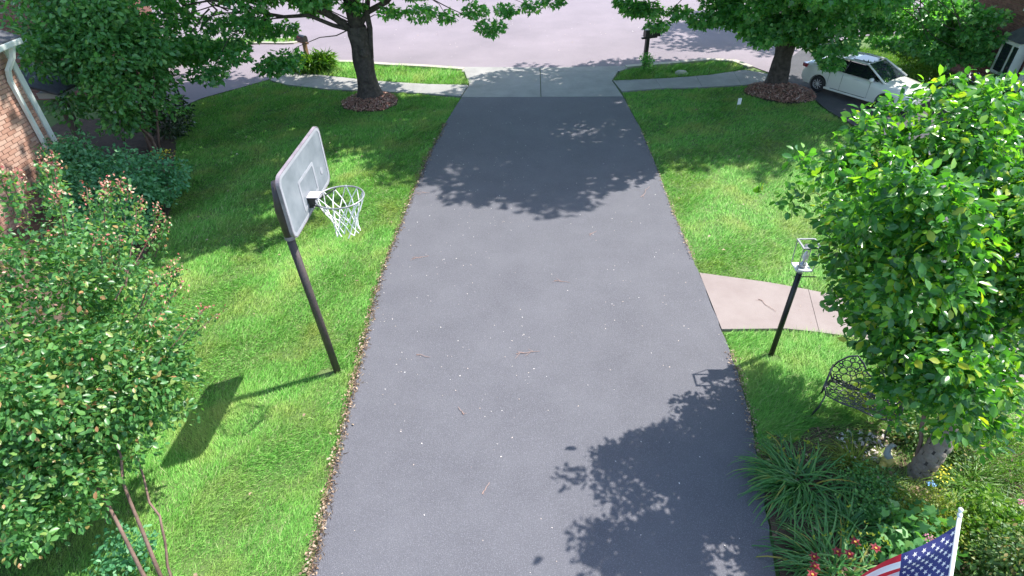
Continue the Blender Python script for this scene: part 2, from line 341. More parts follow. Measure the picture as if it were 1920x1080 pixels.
def grass(name, poly, dens0, excl=(), hgt=.046, dmin=None, m=None, bbox=None):
    def fd(X):
        d = np.sqrt(X[:, 0]**2+X[:, 1]**2+30)
        return np.clip((8.0/d)**1.5, .12, 1)
    X = rand_in(poly, dens0, fd, bbox)
    for e in excl: X = X[~in_poly(X, e)]
    n = len(X); d = np.sqrt(X[:, 0]**2+X[:, 1]**2+30)
    lean = lumps(X, 2.2, 5)*2.5+rng.normal(0, .9, n); la = rng.uniform(.4, 1.5, n)
    h = hgt*rng.uniform(.4, 1.6, n)*(1+.6*lumps(X, 6, 9)+.4*lumps(X, 14, 19)); wd = np.maximum(.0045, d*.00085)*rng.uniform(.7, 1.4, n)
    a = rng.uniform(0, 2*PI, n); B = np.stack([np.cos(a), np.sin(a), np.zeros(n)], 1)*wd[:, None]/2
    tip = np.stack([np.cos(lean)*la*h, np.sin(lean)*la*h, h], 1)
    c = np.column_stack([X, np.full(n, -.03)])
    V = np.stack([c-B, c+B, c+tip+B*.1], 1).reshape(-1, 3); F = np.arange(3*n).reshape(-1, 3)
    o = link(name, npmesh(name, V, F), m or M['grass']); o['kind'] = 'stuff'
    return o
def circle(cx, cy, rx, ry, rot=0, n=20, wob=.08, seed=0):
    r = random.Random(seed); return [(cx+math.cos(rot)*rx*math.cos(t)*k-math.sin(rot)*ry*math.sin(t)*k, cy+math.sin(rot)*rx*math.cos(t)*k+math.cos(rot)*ry*math.sin(t)*k) for t in [2*PI*i/n for i in range(n)] for k in [1+r.uniform(-wob, wob)]]
mulchL = circle(-4.55, 16.45, .80, .72, seed=3); mulchR = circle(7.2, 16.7, 1.0, .75, -.2, seed=4)
lawnL = [(-1.99, 16.7)]+[(x-.02, y) for x, y in drL[1:-1]]+[(-2.24, 1.5), (-9, 1.5), (-9, 5.6), (-7.6, 6.4), (-7.0, 8.3), (-7.4, 10.3), (-8.3, 12.3), (-8.8, 13.4), (-9.7, 15.0), (-10.15, 15.9), (-9.85, 16.95), (-9.3, 17.55), (-8.75, 18.15), (-8.29, 18.58), (-7.5, 18.03), (-6.03, 17.57), (-4.69, 17.36), (-3.36, 17.16)]
polebare = circle(-2.86, 5.72, .16, .10, .3, seed=6, wob=.3)
grass('lawn_grass_left', lawnL, 9500, [mulchL, polebare])
lawnR = [(2.75, 16.98)]+[(x+.02, y) for x, y in drR[1:6]]+[(2.93, 8.05), (3.96, 7.80), (4.87, 7.48), (5.82, 7.04), (7.6, 6.05), (9, 8), (8.4, 11.5), (8.3, 13.2), (7.95, 15.3), (7.9, 16.9), (7.5, 17.66), (6.5, 17.42), (5.35, 17.27), (3.94, 17.21)]
grass('lawn_grass_right', lawnR, 7000, [mulchR])
lawnR2 = [(2.90, 6.56), (2.90, 6.11), (2.90, 5.69), (2.84, 4.94), (2.74, 4.37), (2.70, 4.1), (2.9, 4.75), (3.2, 4.5), (3.5, 4.75), (3.9, 4.8), (4.5, 4.9), (5.3, 5.1), (6.8, 5.1), (5.4, 6.12), (4.76, 6.38), (3.9, 6.56)]
grass('bed_grass', [(2.86, 4.9), (2.72, 4.3), (3.2, 4.2), (3.9, 4.3), (4.2, 3.6), (3.9, 2.8), (6.8, 2.4), (7, 5.1), (5.3, 5.15), (4.5, 4.95), (3.9, 4.85), (3.5, 4.8)], 5200, hgt=.08)
grass('lawn_grass_by_lamp', lawnR2, 9000, [circle(3.42, 6.02, .12, .1, wob=.3)], hgt=.065)
grass('verge_grass_left', stripL, 5000, hgt=.10); grass('verge_grass_right', stripR, 5000, hgt=.09)
grass('verge_grass_across', [(-13.6, 22.4), (-12, 22.62), (-10.1, 23.0), (-9.0, 22.9), (-8.8, 23.15), (-9.1, 23.5), (-10, 23.5), (-14, 23.6)], 4000, hgt=.12)
grass('neighbour_lawn_grass', [(11.0, 16.8), (11.1, 15.7), (12.4, 15.9), (14, 18), (13, 21), (9.8, 21.0), (10.3, 19.2), (10.95, 17.8)], 4500, hgt=.09, m=M['bright'])
# mulch rings, heaped towards the trunk
def mulch(poly, cx, cy, r, dens, name):
    X = rand_in(poly, dens); h = np.clip(1-np.hypot(X[:, 0]-cx, X[:, 1]-cy)/r, 0, 1)*.14
    flakes(name, np.column_stack([X, h]), .05, M['mulch'], .03, .6, aspect=(1.2, .5), z0=-.005)
mulch(mulchL, -4.62, 16.7, 1.0, 1800, 'mulch_left'); mulch(mulchR, 7.3, 17.0, 1.2, 1500, 'mulch_right')
for nm, p in (('mulch_base_left', mulchL), ('mulch_base_right', mulchR)): sheet(nm, p, -.012, M['soil'])
# leaf litter along the driveway edges, petals on the asphalt
def edge_pts(line, n, spread, off):
    out = []
    seg = [(a, b) for a, b in zip(line[:-1], line[1:])]
    for _ in range(n):
        a, b = random.choice(seg); 
        if max(a[1], b[1]) > 17 or b[1] < 2: b = (b[0], max(b[1], 2.4))
        t = random.random(); out.append((a[0]+(b[0]-a[0])*t+off+random.gauss(0, spread), a[1]+(b[1]-a[1])*t))
    return np.array(out)
flakes('dry_grass_clippings', edge_pts(drL[1:14], 2600, .04, .0), .045, M['litter'], .006, .2, aspect=(1.2, .09))
flakes('leaf_litter_left_edge', np.concatenate([edge_pts(drL[1:6], 300, .025, -.01), edge_pts(drL[5:14], 620, .04, -.01)]), .036, M['litter'], .008)
flakes('leaf_litter_right_edge', np.concatenate([edge_pts(drR[1:6], 350, .025, .0), edge_pts(drR[8:13], 330, .04, .0)]), .03, M['litter'], .025)
X = rand_in(drv_poly, 15, lambda X: np.clip(.25+.5*lumps(X, 1.2, 21)+.5*(X[:, 0] < 0)*(X[:, 1] > 5), .12, 1)); flakes('fallen_petals', X, .02, M['petal'], .004, .2)
X = rand_in(lawnL, 1.2); flakes('fallen_leaves_on_left_lawn', X, .055, M['litter'], .02, .4, z0=.04)
X = rand_in(lawnR, .7); flakes('fallen_leaves_on_right_lawn', X, .055, M['litter'], .02, .4, z0=.04)
X = rand_in(bed, 90); flakes('bed_leaf_litter', X, .05, M['litter'], .03, .5)
X = rand_in(circle(4.05, 4.45, .35, .25), 500); flakes('bed_pale_litter', X, .055, M['petal'], .03, .5)
X = rand_in([(2.93, 7.9), (5.6, 6.98), (5.4, 6.2), (2.9, 6.62)], 5); flakes('specks_on_walk', X, .015, M['litter'], .003, .2, z0=.019)
X = rand_in([(-8, 20.7), (9, 20.5), (12, 29), (-12, 29)], 1.0); flakes('specks_on_street', X, .05, M['petal'], .004, .2, z0=-.004)

# ---------------------------------------------------------------- leaves
def tmpl(kind):
    if kind == 'maple':
        p = [(0, 0, 0), (.30, .05, .03), (.5, .42, -.04), (.22, .5, .03), (0, 1.0, -.08), (-.22, .5, .03), (-.5, .42, -.04), (-.30, .05, .03)]
        f = [(0, 1, 3), (1, 2, 3), (0, 3, 4), (0, 4, 5), (0, 5, 7), (5, 6, 7)]
    elif kind == 'oval':
        p = [(0, 0, 0), (.24, .33, .07), (.25, .68, .06), (0, 1, -.08), (-.25, .68, .06), (-.24, .33, .07), (0, .5, -.0)]
        f = [(0, 1, 6), (1, 2, 6), (2, 3, 6), (3, 4, 6), (4, 5, 6), (5, 0, 6)]
    elif kind == 'small':
        p = [(0, 0, 0), (.27, .5, .06), (0, 1, -.03), (-.27, .5, .06)]; f = [(0, 1, 2), (0, 2, 3)]
    elif kind == 'lance':
        p = [(0, 0, 0), (.1, .35, .05), (0, 1, -.15), (-.1, .35, .05)]; f = [(0, 1, 2), (0, 2, 3)]
    return np.array(p, float), np.array(f, int)
def norm(a): return a/np.maximum(np.linalg.norm(a, axis=1, keepdims=True), 1e-9)
def frames(T, Nn):
    T = norm(T); B = norm(np.cross(T, Nn)); Nn = np.cross(B, T); return B, T, Nn
def leafcloud(name, C, T, Nn, S, kind, m, parent=None, tagkind='stuff', singles=0, cell=22, part='leaf'):
    tp, tf = tmpl(kind); B, T, Nn = frames(T, Nn); keep = np.ones(len(C), bool)
    if singles:
        Rt = np.array(R3.transposed()); cc = (C-np.array([0, 0, CAM_H]))@Rt.T; z = -cc[:, 2]
        px = 960+FPX*cc[:, 0]/z; py = 540-FPX*cc[:, 1]/z; ok = (px > 0) & (px < 1920) & (py > 0) & (py < 1080)
        idx = np.where(ok)[0]; idx = idx[np.argsort(z[idx])]; seen = set(); pick = []
        for i in idx:
            k = (int(px[i]//cell), int(py[i]//cell))
            if k in seen: continue
            seen.add(k); pick.append(i)
        pick.sort(key=lambda i: -S[i]/z[i]); pick = pick[:singles]; keep[pick] = False
        me = npmesh(part, tp, tf); me.materials.append(m)
        for i in pick:
            o = bpy.data.objects.new(part, me); col.objects.link(o)
            if parent: o.parent = parent
            mt = Matrix.Identity(4)
            for r in range(3):
                mt[r][0] = B[i][r]*S[i]; mt[r][1] = T[i][r]*S[i]; mt[r][2] = Nn[i][r]*S[i]; mt[r][3] = C[i][r]
            o.matrix_basis = (Matrix.Translation(parent.location).inverted() @ mt) if parent else mt
    C, T, Nn, B, S = C[keep], T[keep], Nn[keep], B[keep], S[keep]
    n = len(C); k = len(tp)
    V = C[:, None, :]+S[:, None, None]*(tp[None, :, 0, None]*B[:, None, :]+tp[None, :, 1, None]*T[:, None, :]+tp[None, :, 2, None]*Nn[:, None, :])
    F = (np.arange(n)[:, None, None]*k+tf[None]).reshape(-1, 3)
    if parent: V = V-np.array(parent.location)[None, None]
    o = link(name, npmesh(name, V.reshape(-1, 3), F), m, parent)
    if tagkind: o['kind'] = tagkind
    return o
def ell_pts(c, r, n, shell=.6, zmin=None, zmax=None, seed=0):
    g = np.random.default_rng(seed); out = []
    while len(out) < n:
        d = g.normal(size=3); d /= np.linalg.norm(d); q = (shell+(1-shell)*g.random()**.7)
        p = np.array(c)+d*np.array(r)*q
        if zmin is not None and p[2] < zmin: continue
        if zmax is not None and p[2] > zmax: continue
        out.append(p)
    return np.array(out)
def fill_clusters(cl, per, leaf, lift=.6, flat=.55, seed=0, outc=None):
    """cl: (x,y,z,r) cluster list -> leaf positions, tips, normals, sizes. Leaves sit in tiers on the twigs of a cluster"""
    g = np.random.default_rng(seed); C = []; 
    cl = np.asarray(cl, float); n = (per*(cl[:, 3]/cl[:, 3].mean())**2).astype(int)
    I = np.repeat(np.arange(len(cl)), n); N = len(I)
    d = norm(g.normal(size=(N, 3))); q = g.random(N)**.45
    off = d*q[:, None]*cl[I, 3][:, None]; off[:, 2] *= flat
    C = cl[I, :3]+off
    out = d.copy(); out[:, 2] *= .4
    T = norm(out+g.normal(0, .55, (N, 3))+np.array([0, 0, -.35])); Nn = norm(g.normal(0, .55, (N, 3))+np.array([0, 0, lift])+d*.35)
    return C, T, Nn, leaf*g.uniform(.65, 1.3, N)
def branch(a, b, r0, r1, sag=.0, n=5, wig=.06, seed=0):
    g = random.Random(seed); a = Vector(a); b = Vector(b); L = (b-a).length; pts = []
    for i in range(n+1):
        t = i/n; p = a.lerp(b, t); p.z += math.sin(PI*t)*sag*L
        if 0 < i < n: p += Vector((g.uniform(-1, 1), g.uniform(-1, 1), g.uniform(-1, 1)))*wig*L
        pts.append(p)
    return pts, [r0+(r1-r0)*i/n for i in range(n+1)]
def bark_noise(o, st=.03, size=.12):
    t = bpy.data.textures.get('bark_tex') or bpy.data.textures.new('bark_tex', 'CLOUDS'); t.noise_scale = size
    d = o.modifiers.new('rough', 'DISPLACE'); d.texture = t; d.strength = st; d.texture_coords = 'LOCAL'; d.mid_level = .5

def maple(root, base, trunk, lean, clusters, lod, mat_, seed, per, leaf, limbs):
    bx, by = base
    tp = []; tr = []
    for z, r in trunk: tp.append((lean[0]*z, lean[1]*z, z)); tr.append(r)
    mb = MB(); n = 28; vs = []; g = random.Random(seed)
    zs = [];
    for (z0, r0), (z1, r1) in zip(trunk[:-1], trunk[1:]):
        k = max(2, int((z1-z0)/.1)); zs += [(z0+(z1-z0)*i/k, r0+(r1-r0)*i/k) for i in range(k)]
    zs.append(trunk[-1])
    for z, r in zs:
        for k in range(n):
            a = 2*PI*k/n; fl = 1+.28*max(0, 1-(z+.1)/.45)**2*(.5+.5*math.sin(5*a+seed)); rr = r*fl*(1+.07*math.sin(6*a+z*1.3)+.05*math.sin(13*a-z*4)+.05*math.sin(z*7+a*2))
            vs.append((lean[0]*z+rr*math.cos(a), lean[1]*z+rr*math.sin(a), z))
    fs = [(i*n+k, i*n+(k+1) % n, (i+1)*n+(k+1) % n, (i+1)*n+k) for i in range(len(zs)-1) for k in range(n)]
    mb.add(vs, fs); mb.build('trunk', M['bark'], root, smooth=True)
    ztop = trunk[-1][0]; T0 = Vector((lean[0]*ztop, lean[1]*ztop, ztop))
    for i, (tgt, r0) in enumerate(limbs):
        pts, rad = branch(T0-Vector((0, 0, g.uniform(.0, .25))), Vector(tgt)-Vector((bx, by, 0)), r0, r0*.3, .06, 7, .035, seed+i)
        MB().tube(pts, rad, 10).build('limb', M['bark'], root, smooth=True)
    tw = MB(); ends = [Vector(t)-Vector((bx, by, 0)) for t, _ in limbs]+[T0]
    for i, c in enumerate(clusters):
        if c[2] > 5.2 or i % 2: continue
        p = Vector(c[:3])-Vector((bx, by, 0)); e = min(ends, key=lambda q: (q-p).length)
        mid = T0.lerp(e, random.uniform(.35, .9)); pts, rad = branch(mid, p, .022, .006, .05, 4, .05, i); tw.tube(pts, rad, 4, cap=False)
    tw.build('twigs', M['bark'], root)['kind'] = 'stuff'
    low = np.array([c for c in clusters if c[2] <= lod]); low = low if len(low) else None; hi = np.array([c for c in clusters if c[2] > lod])
    if low is not None: leafcloud('crown', *fill_clusters(low, per, leaf, .7, .5, seed), 'maple', mat_, root)
    if len(hi): leafcloud('upper_crown', *fill_clusters(hi, per*.31, leaf*1.75, .8, .6, seed+1), 'maple', mat_, root)
def cl(P, r0, r1, seed):
    g = np.random.default_rng(seed); return [tuple(p)+(g.uniform(r0, r1),) for p in P]

# left maple
tL = thing('maple_tree', 'big dark-barked maple left of the driveway in a reddish mulch ring by the sidewalk', 'tree', (-4.62, 16.77, 0))
c = cl(ell_pts((-5.8, 16.6, 7.2), (6.0, 4.8, 4.9), 330, .45, 2.9, seed=11), .55, .95, 1)
c += cl(ell_pts((-2.4, 13.1, 8.3), (3.0, 1.7, 1.8), 46, .2, 5.5, seed=12), .55, .9, 7)+cl(ell_pts((-2.6, 11.6, 7.6), (1.9, 1.0, 1.2), 26, .2, 5.8, seed=13), .5, .8, 8)
c += cl([(-4.6, 16.6, 2.5), (-3.7, 16.9, 2.3), (-2.9, 17, 2.25), (-2.2, 16.9, 2.15), (-1.4, 16.9, 2.3), (-1.0, 16.7, 1.9), (-.6, 16.9, 2.3), (0.1, 17, 2.35), (.7, 17.0, 2.5), (1.3, 17.1, 2.9), (-1.8, 17.3, 2.7), (-.4, 17.2, 2.8), (-3.3, 17.2, 2.8), (-6.0, 17.5, 2.3), (-6.7, 17.0, 1.9), (-5.8, 17.2, 2.4), (-7.3, 16.8, 1.9)], .3, .48, 2)
c += cl([(-7.6, 15.6, 1.9), (-8.3, 15.4, 1.8), (-8.9, 15.6, 1.7), (-9.5, 15.3, 1.8), (-7.2, 16.2, 2.2), (-8.0, 16.0, 2.3), (-9.0, 15.9, 2.4), (-9.8, 15.6, 2.4), (-8.4, 14.9, 2.1), (-7.4, 15.0, 1.75), (-8.0, 14.6, 1.45), (-9.2, 14.7, 2.3), (-7.0, 15.6, 2.5), (-10.3, 15.2, 2.2), (-9.7, 14.8, 2.7), (-8.8, 15.5, 2.9), (-7.8, 16.4, 2.9), (-6.7, 16.6, 2.9), (-6.55, 15.9, 1.35), (-6.9, 15.8, 1.25), (-9.0, 16.4, 1.6), (-9.6, 16.2, 1.5), (-8.3, 16.3, 1.6)], .42, .62, 3)
c = [q for q in c if not (q[0] < -4.9 and q[1] < 13.6 and q[2] > 3.4)]
maple(tL, (-4.62, 16.77), [(-.08, .43), (.1, .34), (.35, .28), (.9, .26), (1.5, .26), (1.75, .275), (2.0, .24)], (-.02, -.01), c, 3.6, M['maple'], 11, 330, .125,
      [((-4.9, 16.5, 5.5), .2), ((-4.1, 16.9, 5.2), .13), ((-7.6, 15.4, 4.0), .11), ((-1.8, 17.0, 4.0), .09), ((-5.8, 18.2, 4.8), .12), ((-8.4, 15.2, 2.9), .06)])
pts, rd = branch((.20, .0, 1.15), (.42, .1, 3.4), .085, .06, 0, 6, .012, 5); MB().tube(pts, rd, 12).build('limb', M['bark'], tL, smooth=True)
MB().lathe([(.001, -.12), (.09, -.10), (.13, -.03), (.12, .06), (.05, .12), (.001, .13)], (.08, -.22, 1.35), 12).build('bark_knot', M['bark'], tL, smooth=True)
# right maple
tR = thing('maple_tree', 'wide round maple right of the driveway whose low crown hangs over the white car', 'tree', (7.3, 17.37, 0))
c = cl(ell_pts((6.5, 17.1, 7.0), (6.1, 4.5, 5.2), 340, .45, 2.9, seed=21), .6, 1.0, 4)
c += cl([(6.0, 16.6, 1.75), (5.3, 16.8, 2.0), (4.7, 16.9, 1.95), (4.1, 17.1, 2.1), (3.55, 17.1, 1.8), (3.3, 17.1, 2.2), (2.9, 17.2, 2.2), (2.6, 17.2, 2.4), (6.6, 16.4, 1.6), (7.2, 16.3, 1.75), (6.9, 16.9, 1.55), (5.6, 17.3, 2.4), (6.4, 17.5, 2.3), (4.9, 17.6, 2.6)], .33, .5, 5)
c += cl([(5.05,16.87,2.37),(5.33,16.52,2.15),(5.54,15.6,2.46),(5.82,15.94,2.02),(6.01,15.93,2.57),(6.69,17.15,1.94),(6.35,16.18,1.93),(6.02,15.7,1.75),(6.36,16.14,2.52),(6.64,16.37,2.08),(6.85,16.73,1.74),(7.26,16.53,2.17),(6.82,15.89,2.07),(7.63,16.81,1.42),(7.3,15.77,2.22),(8.05,16.98,1.56),(7.84,16.14,2.42),(7.99,16.1,2.2),(7.7,15.73,2.05),(8.76,17.45,2.11),(8.97,17.55,1.95),(9.11,17.27,1.57),(9.66,17.61,1.71),(9.54,17.3,1.67),(10.38,18.16,1.98),(10.07,17.77,1.81),(9.9,17.25,1.62),(10.48,18.18,0.96),(10.45,17.85,1.85),(10.87,17.86,1.43),(10.91,17.66,0.98),(10.71,17.07,1.89),(11.2,17.53,1.42),(10.7,17.0,1.21),(11.04,17.16,2.19),(11.69,17.93,1.67),(11.81,17.99,1.23),(12.2,18.13,0.74),(11.4,16.87,0.86),(11.71,17.36,2.09),(12.07,17.77,1.7),(11.91,17.53,1.36),(12.24,17.6,1.07),(11.87,16.95,1.91),(11.91,16.67,1.62),(11.97,16.69,1.37),(12.19,16.89,0.91)], .36, .5, 66)
c = [q for q in c if not (q[0] > 6.8 and q[1] < 14.8 and q[2] > 4)]
c += cl([(7.6,15.5,1.43),(8.07,15.7,1.55),(12.3,16.6,0.9),(12.3,16.6,1.45),(12.2,16.6,1.98),(12.3,16.8,1.2),(7.72,15.3,1.2)], .3, .42, 70)
maple(tR, (7.3, 17.37), [(-.08, .42), (.1, .31), (.35, .27), (.9, .25), (1.5, .24)], (.0, -.01), c, 3.4, M['maple'], 23, 360, .125,
      [((7.2, 17.0, 5.5), .17), ((9.8, 16.4, 3.6), .12), ((4.6, 17.0, 3.6), .1), ((7.0, 15.4, 3.8), .1), ((8.6, 18.6, 4.6), .1)])

tF = thing('maple_tree', 'far tree behind the right maple, mostly above the picture, dappling the street', 'tree', (13.6, 26.2, 0))
c = cl(ell_pts((12.6, 25.8, 7.5), (3.4, 3.0, 2.2), 95, .2, 5.2, seed=29), .5, .9, 9)
maple(tF, (13.6, 26.2), [(-.08, .3), (.1, .24), (.9, .2), (3.0, .18)], (.0, .0), c, 2, M['maple'], 29, 200, .13, [((12.4, 25.8, 6.5), .12), ((14, 26.8, 6.5), .1)])

# ---------------------------------------------------------------- bushy trees and shrubs
def stems(root, base, tips, r0, r1, m, part='stem', seed=0, sag=.03, wig=.04, nseg=6):
    for i, t in enumerate(tips):
        pts, rad = branch(Vector(base)+Vector((random.uniform(-.1, .1), random.uniform(-.1, .1), -.03)), t, r0*random.uniform(.7, 1.1), r1, sag, nseg, wig, seed+i)
        MB().tube([p-Vector(root.location) for p in pts], rad, 8).build(part, m, root, smooth=True)
def blob(c, r, n, r0, r1, seed, shell=.5, zmin=None): return cl(ell_pts(c, r, n, shell, zmin, seed=seed), r0, r1, seed)
t = thing('dogwood_tree', 'dense dark-green multi-stemmed tree beside the brick house on the left', 'tree', (-9.3, 13.2, 0))
c = blob((-9.6, 13.6, 2.1), (1.35, 1.45, 1.55), 95, .3, .5, 31, .35, .75)+blob((-10.2, 13.6, 2.9), (1.0, 1.2, 1.1), 30, .3, .5, 32, .3)
stems(t, (-9.2, 13.2, 0), [(-9.9, 13.6, 2.2), (-9.5, 13.2, 2.2), (-8.9, 13.3, 2.0), (-9.4, 14.0, 2.5), (-8.7, 13.6, 1.9)], .045, .015, M['bark_brown'], 'stem', 5)
leafcloud('crown', *fill_clusters(c, 125, .125, .5, .8, 31), 'oval', M['dogwood'], t)
t = thing('hydrangea_bush', 'low blue-green shrub below the dark tree, between the brick house and the left lawn', 'shrub', (-8.3, 10.6, 0))
c = blob((-8.35, 10.5, .55), (1.25, 1.25, .6), 75, .2, .35, 33, .4, .05)+blob((-7.9, 9.2, .4), (.75, .8, .4), 30, .2, .3, 34, .4, .05)+blob((-9.4, 11.0, .7), (.8, .8, .6), 25, .2, .3, 35, .4, .05)
stems(t, (-8.3, 10.5, 0), [(-8.8, 10.6, .7), (-8.0, 10.3, .7), (-8.4, 11, .8)], .02, .008, M['bark_brown'], 'stem', 8)
leafcloud('foliage', *fill_clusters(c, 120, .085, .7, .8, 33), 'oval', M['hydrangea'], t)
t = thing('low_shrub', 'shady dark shrub at the foot of the dark tree, by the yellow flowers', 'shrub', (-9.0, 14.4, 0))
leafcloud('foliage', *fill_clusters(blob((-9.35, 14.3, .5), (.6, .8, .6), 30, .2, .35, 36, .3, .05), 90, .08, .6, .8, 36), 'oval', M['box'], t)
def pom(name, label, cat, loc, n, r, m, size, group=None, leafm=None, leafn=0, h=.25):
    t = thing(name, label, cat, loc, group=group); g = np.random.default_rng(int(abs(loc[0]*100+loc[1]*10)))
    C = np.array(loc)+np.column_stack([g.normal(0, r, n), g.normal(0, r, n), g.uniform(.4, 1, n)*h])
    leafcloud('flowers', C, norm(g.normal(size=(n, 3))), norm(g.normal(0, .4, (n, 3))+[0, 0, 1]), np.full(n, size), 'small', m, t)
    if leafn:
        C = np.array(loc)+np.column_stack([g.normal(0, r*1.1, leafn), g.normal(0, r*1.1, leafn), g.uniform(.1, .9, leafn)*h])
        leafcloud('foliage', C, norm(g.normal(size=(leafn, 3))), norm(g.normal(0, .5, (leafn, 3))+[0, 0, 1]), np.full(leafn, size*1.3), 'lance' if h > .3 else 'small', leafm, t)
    return t
pom('yellow_flowers', 'small yellow flower clump at the lawn edge under the dark tree on the left', 'flowers', (-8.72, 12.75, 0), 45, .11, M['yellowflower'], .06, leafm=M['spirea'], leafn=70)

# crape myrtle near the camera on the left
tC = thing('crape_myrtle', 'leafy crape myrtle with reddish tips filling the left edge beside the lawn', 'tree', (-4.0, 2.7, 0))
c = blob((-4.5, 3.35, 1.35), (.85, .5, .45), 50, .14, .28, 48, .3)+blob((-4.6, 3.0, .95), (.6, .3, .35), 26, .12, .22, 68, .3)+blob((-3.75, 3.95, 1.6), (.32, .4, .45), 26, .14, .22, 49, .3)+blob((-4.9, 4.2, 2.1), (1.2, 1.4, 1.1), 105, .13, .33, 41, .35, .8)+blob((-4.35, 3.7, 1.75), (.75, .75, .7), 45, .16, .3, 42, .3)+blob((-5.3, 4.6, 2.2), (.8, .9, .7), 36, .15, .3, 43, .4)+blob((-4.9, 3.0, 1.25), (.9, .6, .5), 26, .16, .26, 44, .4)
c = [q for q in c if not (q[0] < -5.5 and q[2] > 2.1)]+[(-4.15, 3.6, 1.4, .24), (-4.5, 3.5, 1.3, .26), (-4.02, 3.5, 1.1, .18), (-4.25, 3.4, 1.15, .22), (-3.9, 3.65, 1.35, .2)]
C, T, Nn, S = fill_clusters(c, 88, .064, .35, .9, 41)
sp = []; budC = []; shoots = MB(); g = np.random.default_rng(5)
spikes = [((-4.2, 4.5, 2.3), (-4.0, 5.2, 2.7)), ((-4.05, 4.4, 2.1), (-3.75, 4.9, 2.45)), ((-3.75, 4.1, 1.8), (-3.4, 4.6, 2.1)), ((-3.8, 4.2, 1.7), (-3.35, 4.7, 1.95)), ((-3.9, 4.3, 2.0), (-3.65, 4.75, 2.3)), ((-4.5, 4.9, 2.6), (-4.75, 5.5, 3.05)), ((-4.9, 5.1, 2.7), (-5.1, 5.5, 3.15)), ((-5.3, 5.2, 2.8), (-5.5, 5.6, 3.15)), ((-5.7, 5.2, 2.8), (-6.1, 5.7, 3.1)), ((-4.1, 4.6, 2.4), (-4.05, 5.2, 3.0))]
for i in range(64):
    p = ell_pts((-5.0, 4.3, 2.3), (1.25, 1.3, 1.05), 1, .95, 2.0, seed=900+i)[0]; d = (p-np.array([-5, 4.3, 1.2])); d /= np.linalg.norm(d); spikes.append((tuple(p), tuple(p+d*g.uniform(.25, .45)+np.array([0, 0, .12]))))
spikes = [q for q in spikes if not (q[0][0] < -5.5 and q[0][2] > 2.2)]
for a, b in spikes:
    a = np.array(a); b = np.array(b); shoots.tube([Vector(a)-tC.location, Vector(b)-tC.location], [.007, .003], 4)
    k = 75; tt = g.uniform(0, .93, k); P0 = a+(b-a)*tt[:, None]+g.normal(0, .05, (k, 3))*(1.5-tt)[:, None]; sp.append(P0)
    k = g.integers(14, 44); tt = g.uniform(.72, 1.1, k); budC.append(a+(b-a)*tt[:, None]+g.normal(0, .026, (k, 3)))
sp = np.concatenate(sp); n = len(sp)
C = np.concatenate([C, sp]); T = np.concatenate([T, norm(g.normal(size=(n, 3))+[0, 0, .3])]); Nn = np.concatenate([Nn, norm(g.normal(0, .7, (n, 3))+[0, 0, .6])]); S = np.concatenate([S, .055*g.uniform(.7, 1.2, n)])
leafcloud('foliage', C, T, Nn, S, 'oval', M['crape'], tC, singles=298, cell=20)
bc = np.concatenate(budC+[ell_pts((-4.8, 4.4, 2.3), (1.2, 1.35, 1.1), 420, .97, 1.0, seed=77)]); n = len(bc)
leafcloud('bud_clusters', bc, norm(g.normal(size=(n, 3))), norm(g.normal(size=(n, 3))), np.full(n, .034), 'small', M['buds'], tC)
shoots.build('shoots', M['bark_brown'], tC)['kind'] = 'stuff'
stems(tC, (-3.68, 2.62, 0), [(-4.15, 3.6, 1.4), (-4.5, 3.5, 1.3)], .021, .011, M['bark_brown'], 'stem', 50, .02, .018)
pts, rad = branch((-3.6, 2.72, 0), (-4.0, 3.55, 1.05), .014, .01, 0, 6, .04, 60); MB().tube([p-tC.location for p in pts], rad, 6).build('stem', M['bark_brown'], tC, smooth=True)
t = thing('corner_shrub', 'small shrub in the bottom left corner of the picture', 'shrub', (-5.6, 2.9, 0))
leafcloud('foliage', *fill_clusters(blob((-5.55, 3.0, .55), (.5, .4, .4), 26, .14, .2, 46, .3, .1), 60, .06, .6, .9, 46), 'oval', M['crape'], t)
stems(t, (-5.3, 2.6, 0), [(-5.7, 3.0, .7), (-5.3, 3.0, .8)], .02, .01, M['bark_brown'], 'stem', 61)
t = thing('low_shrub', 'low leafy sprig at the foot of the crape myrtle stems', 'shrub', (-4.1, 2.95, 0))
leafcloud('foliage', *fill_clusters(blob((-4.15, 2.95, .3), (.25, .2, .22), 12, .1, .16, 47, .3, .05), 40, .055, .6, .9, 47), 'oval', M['hydrangea'], t)

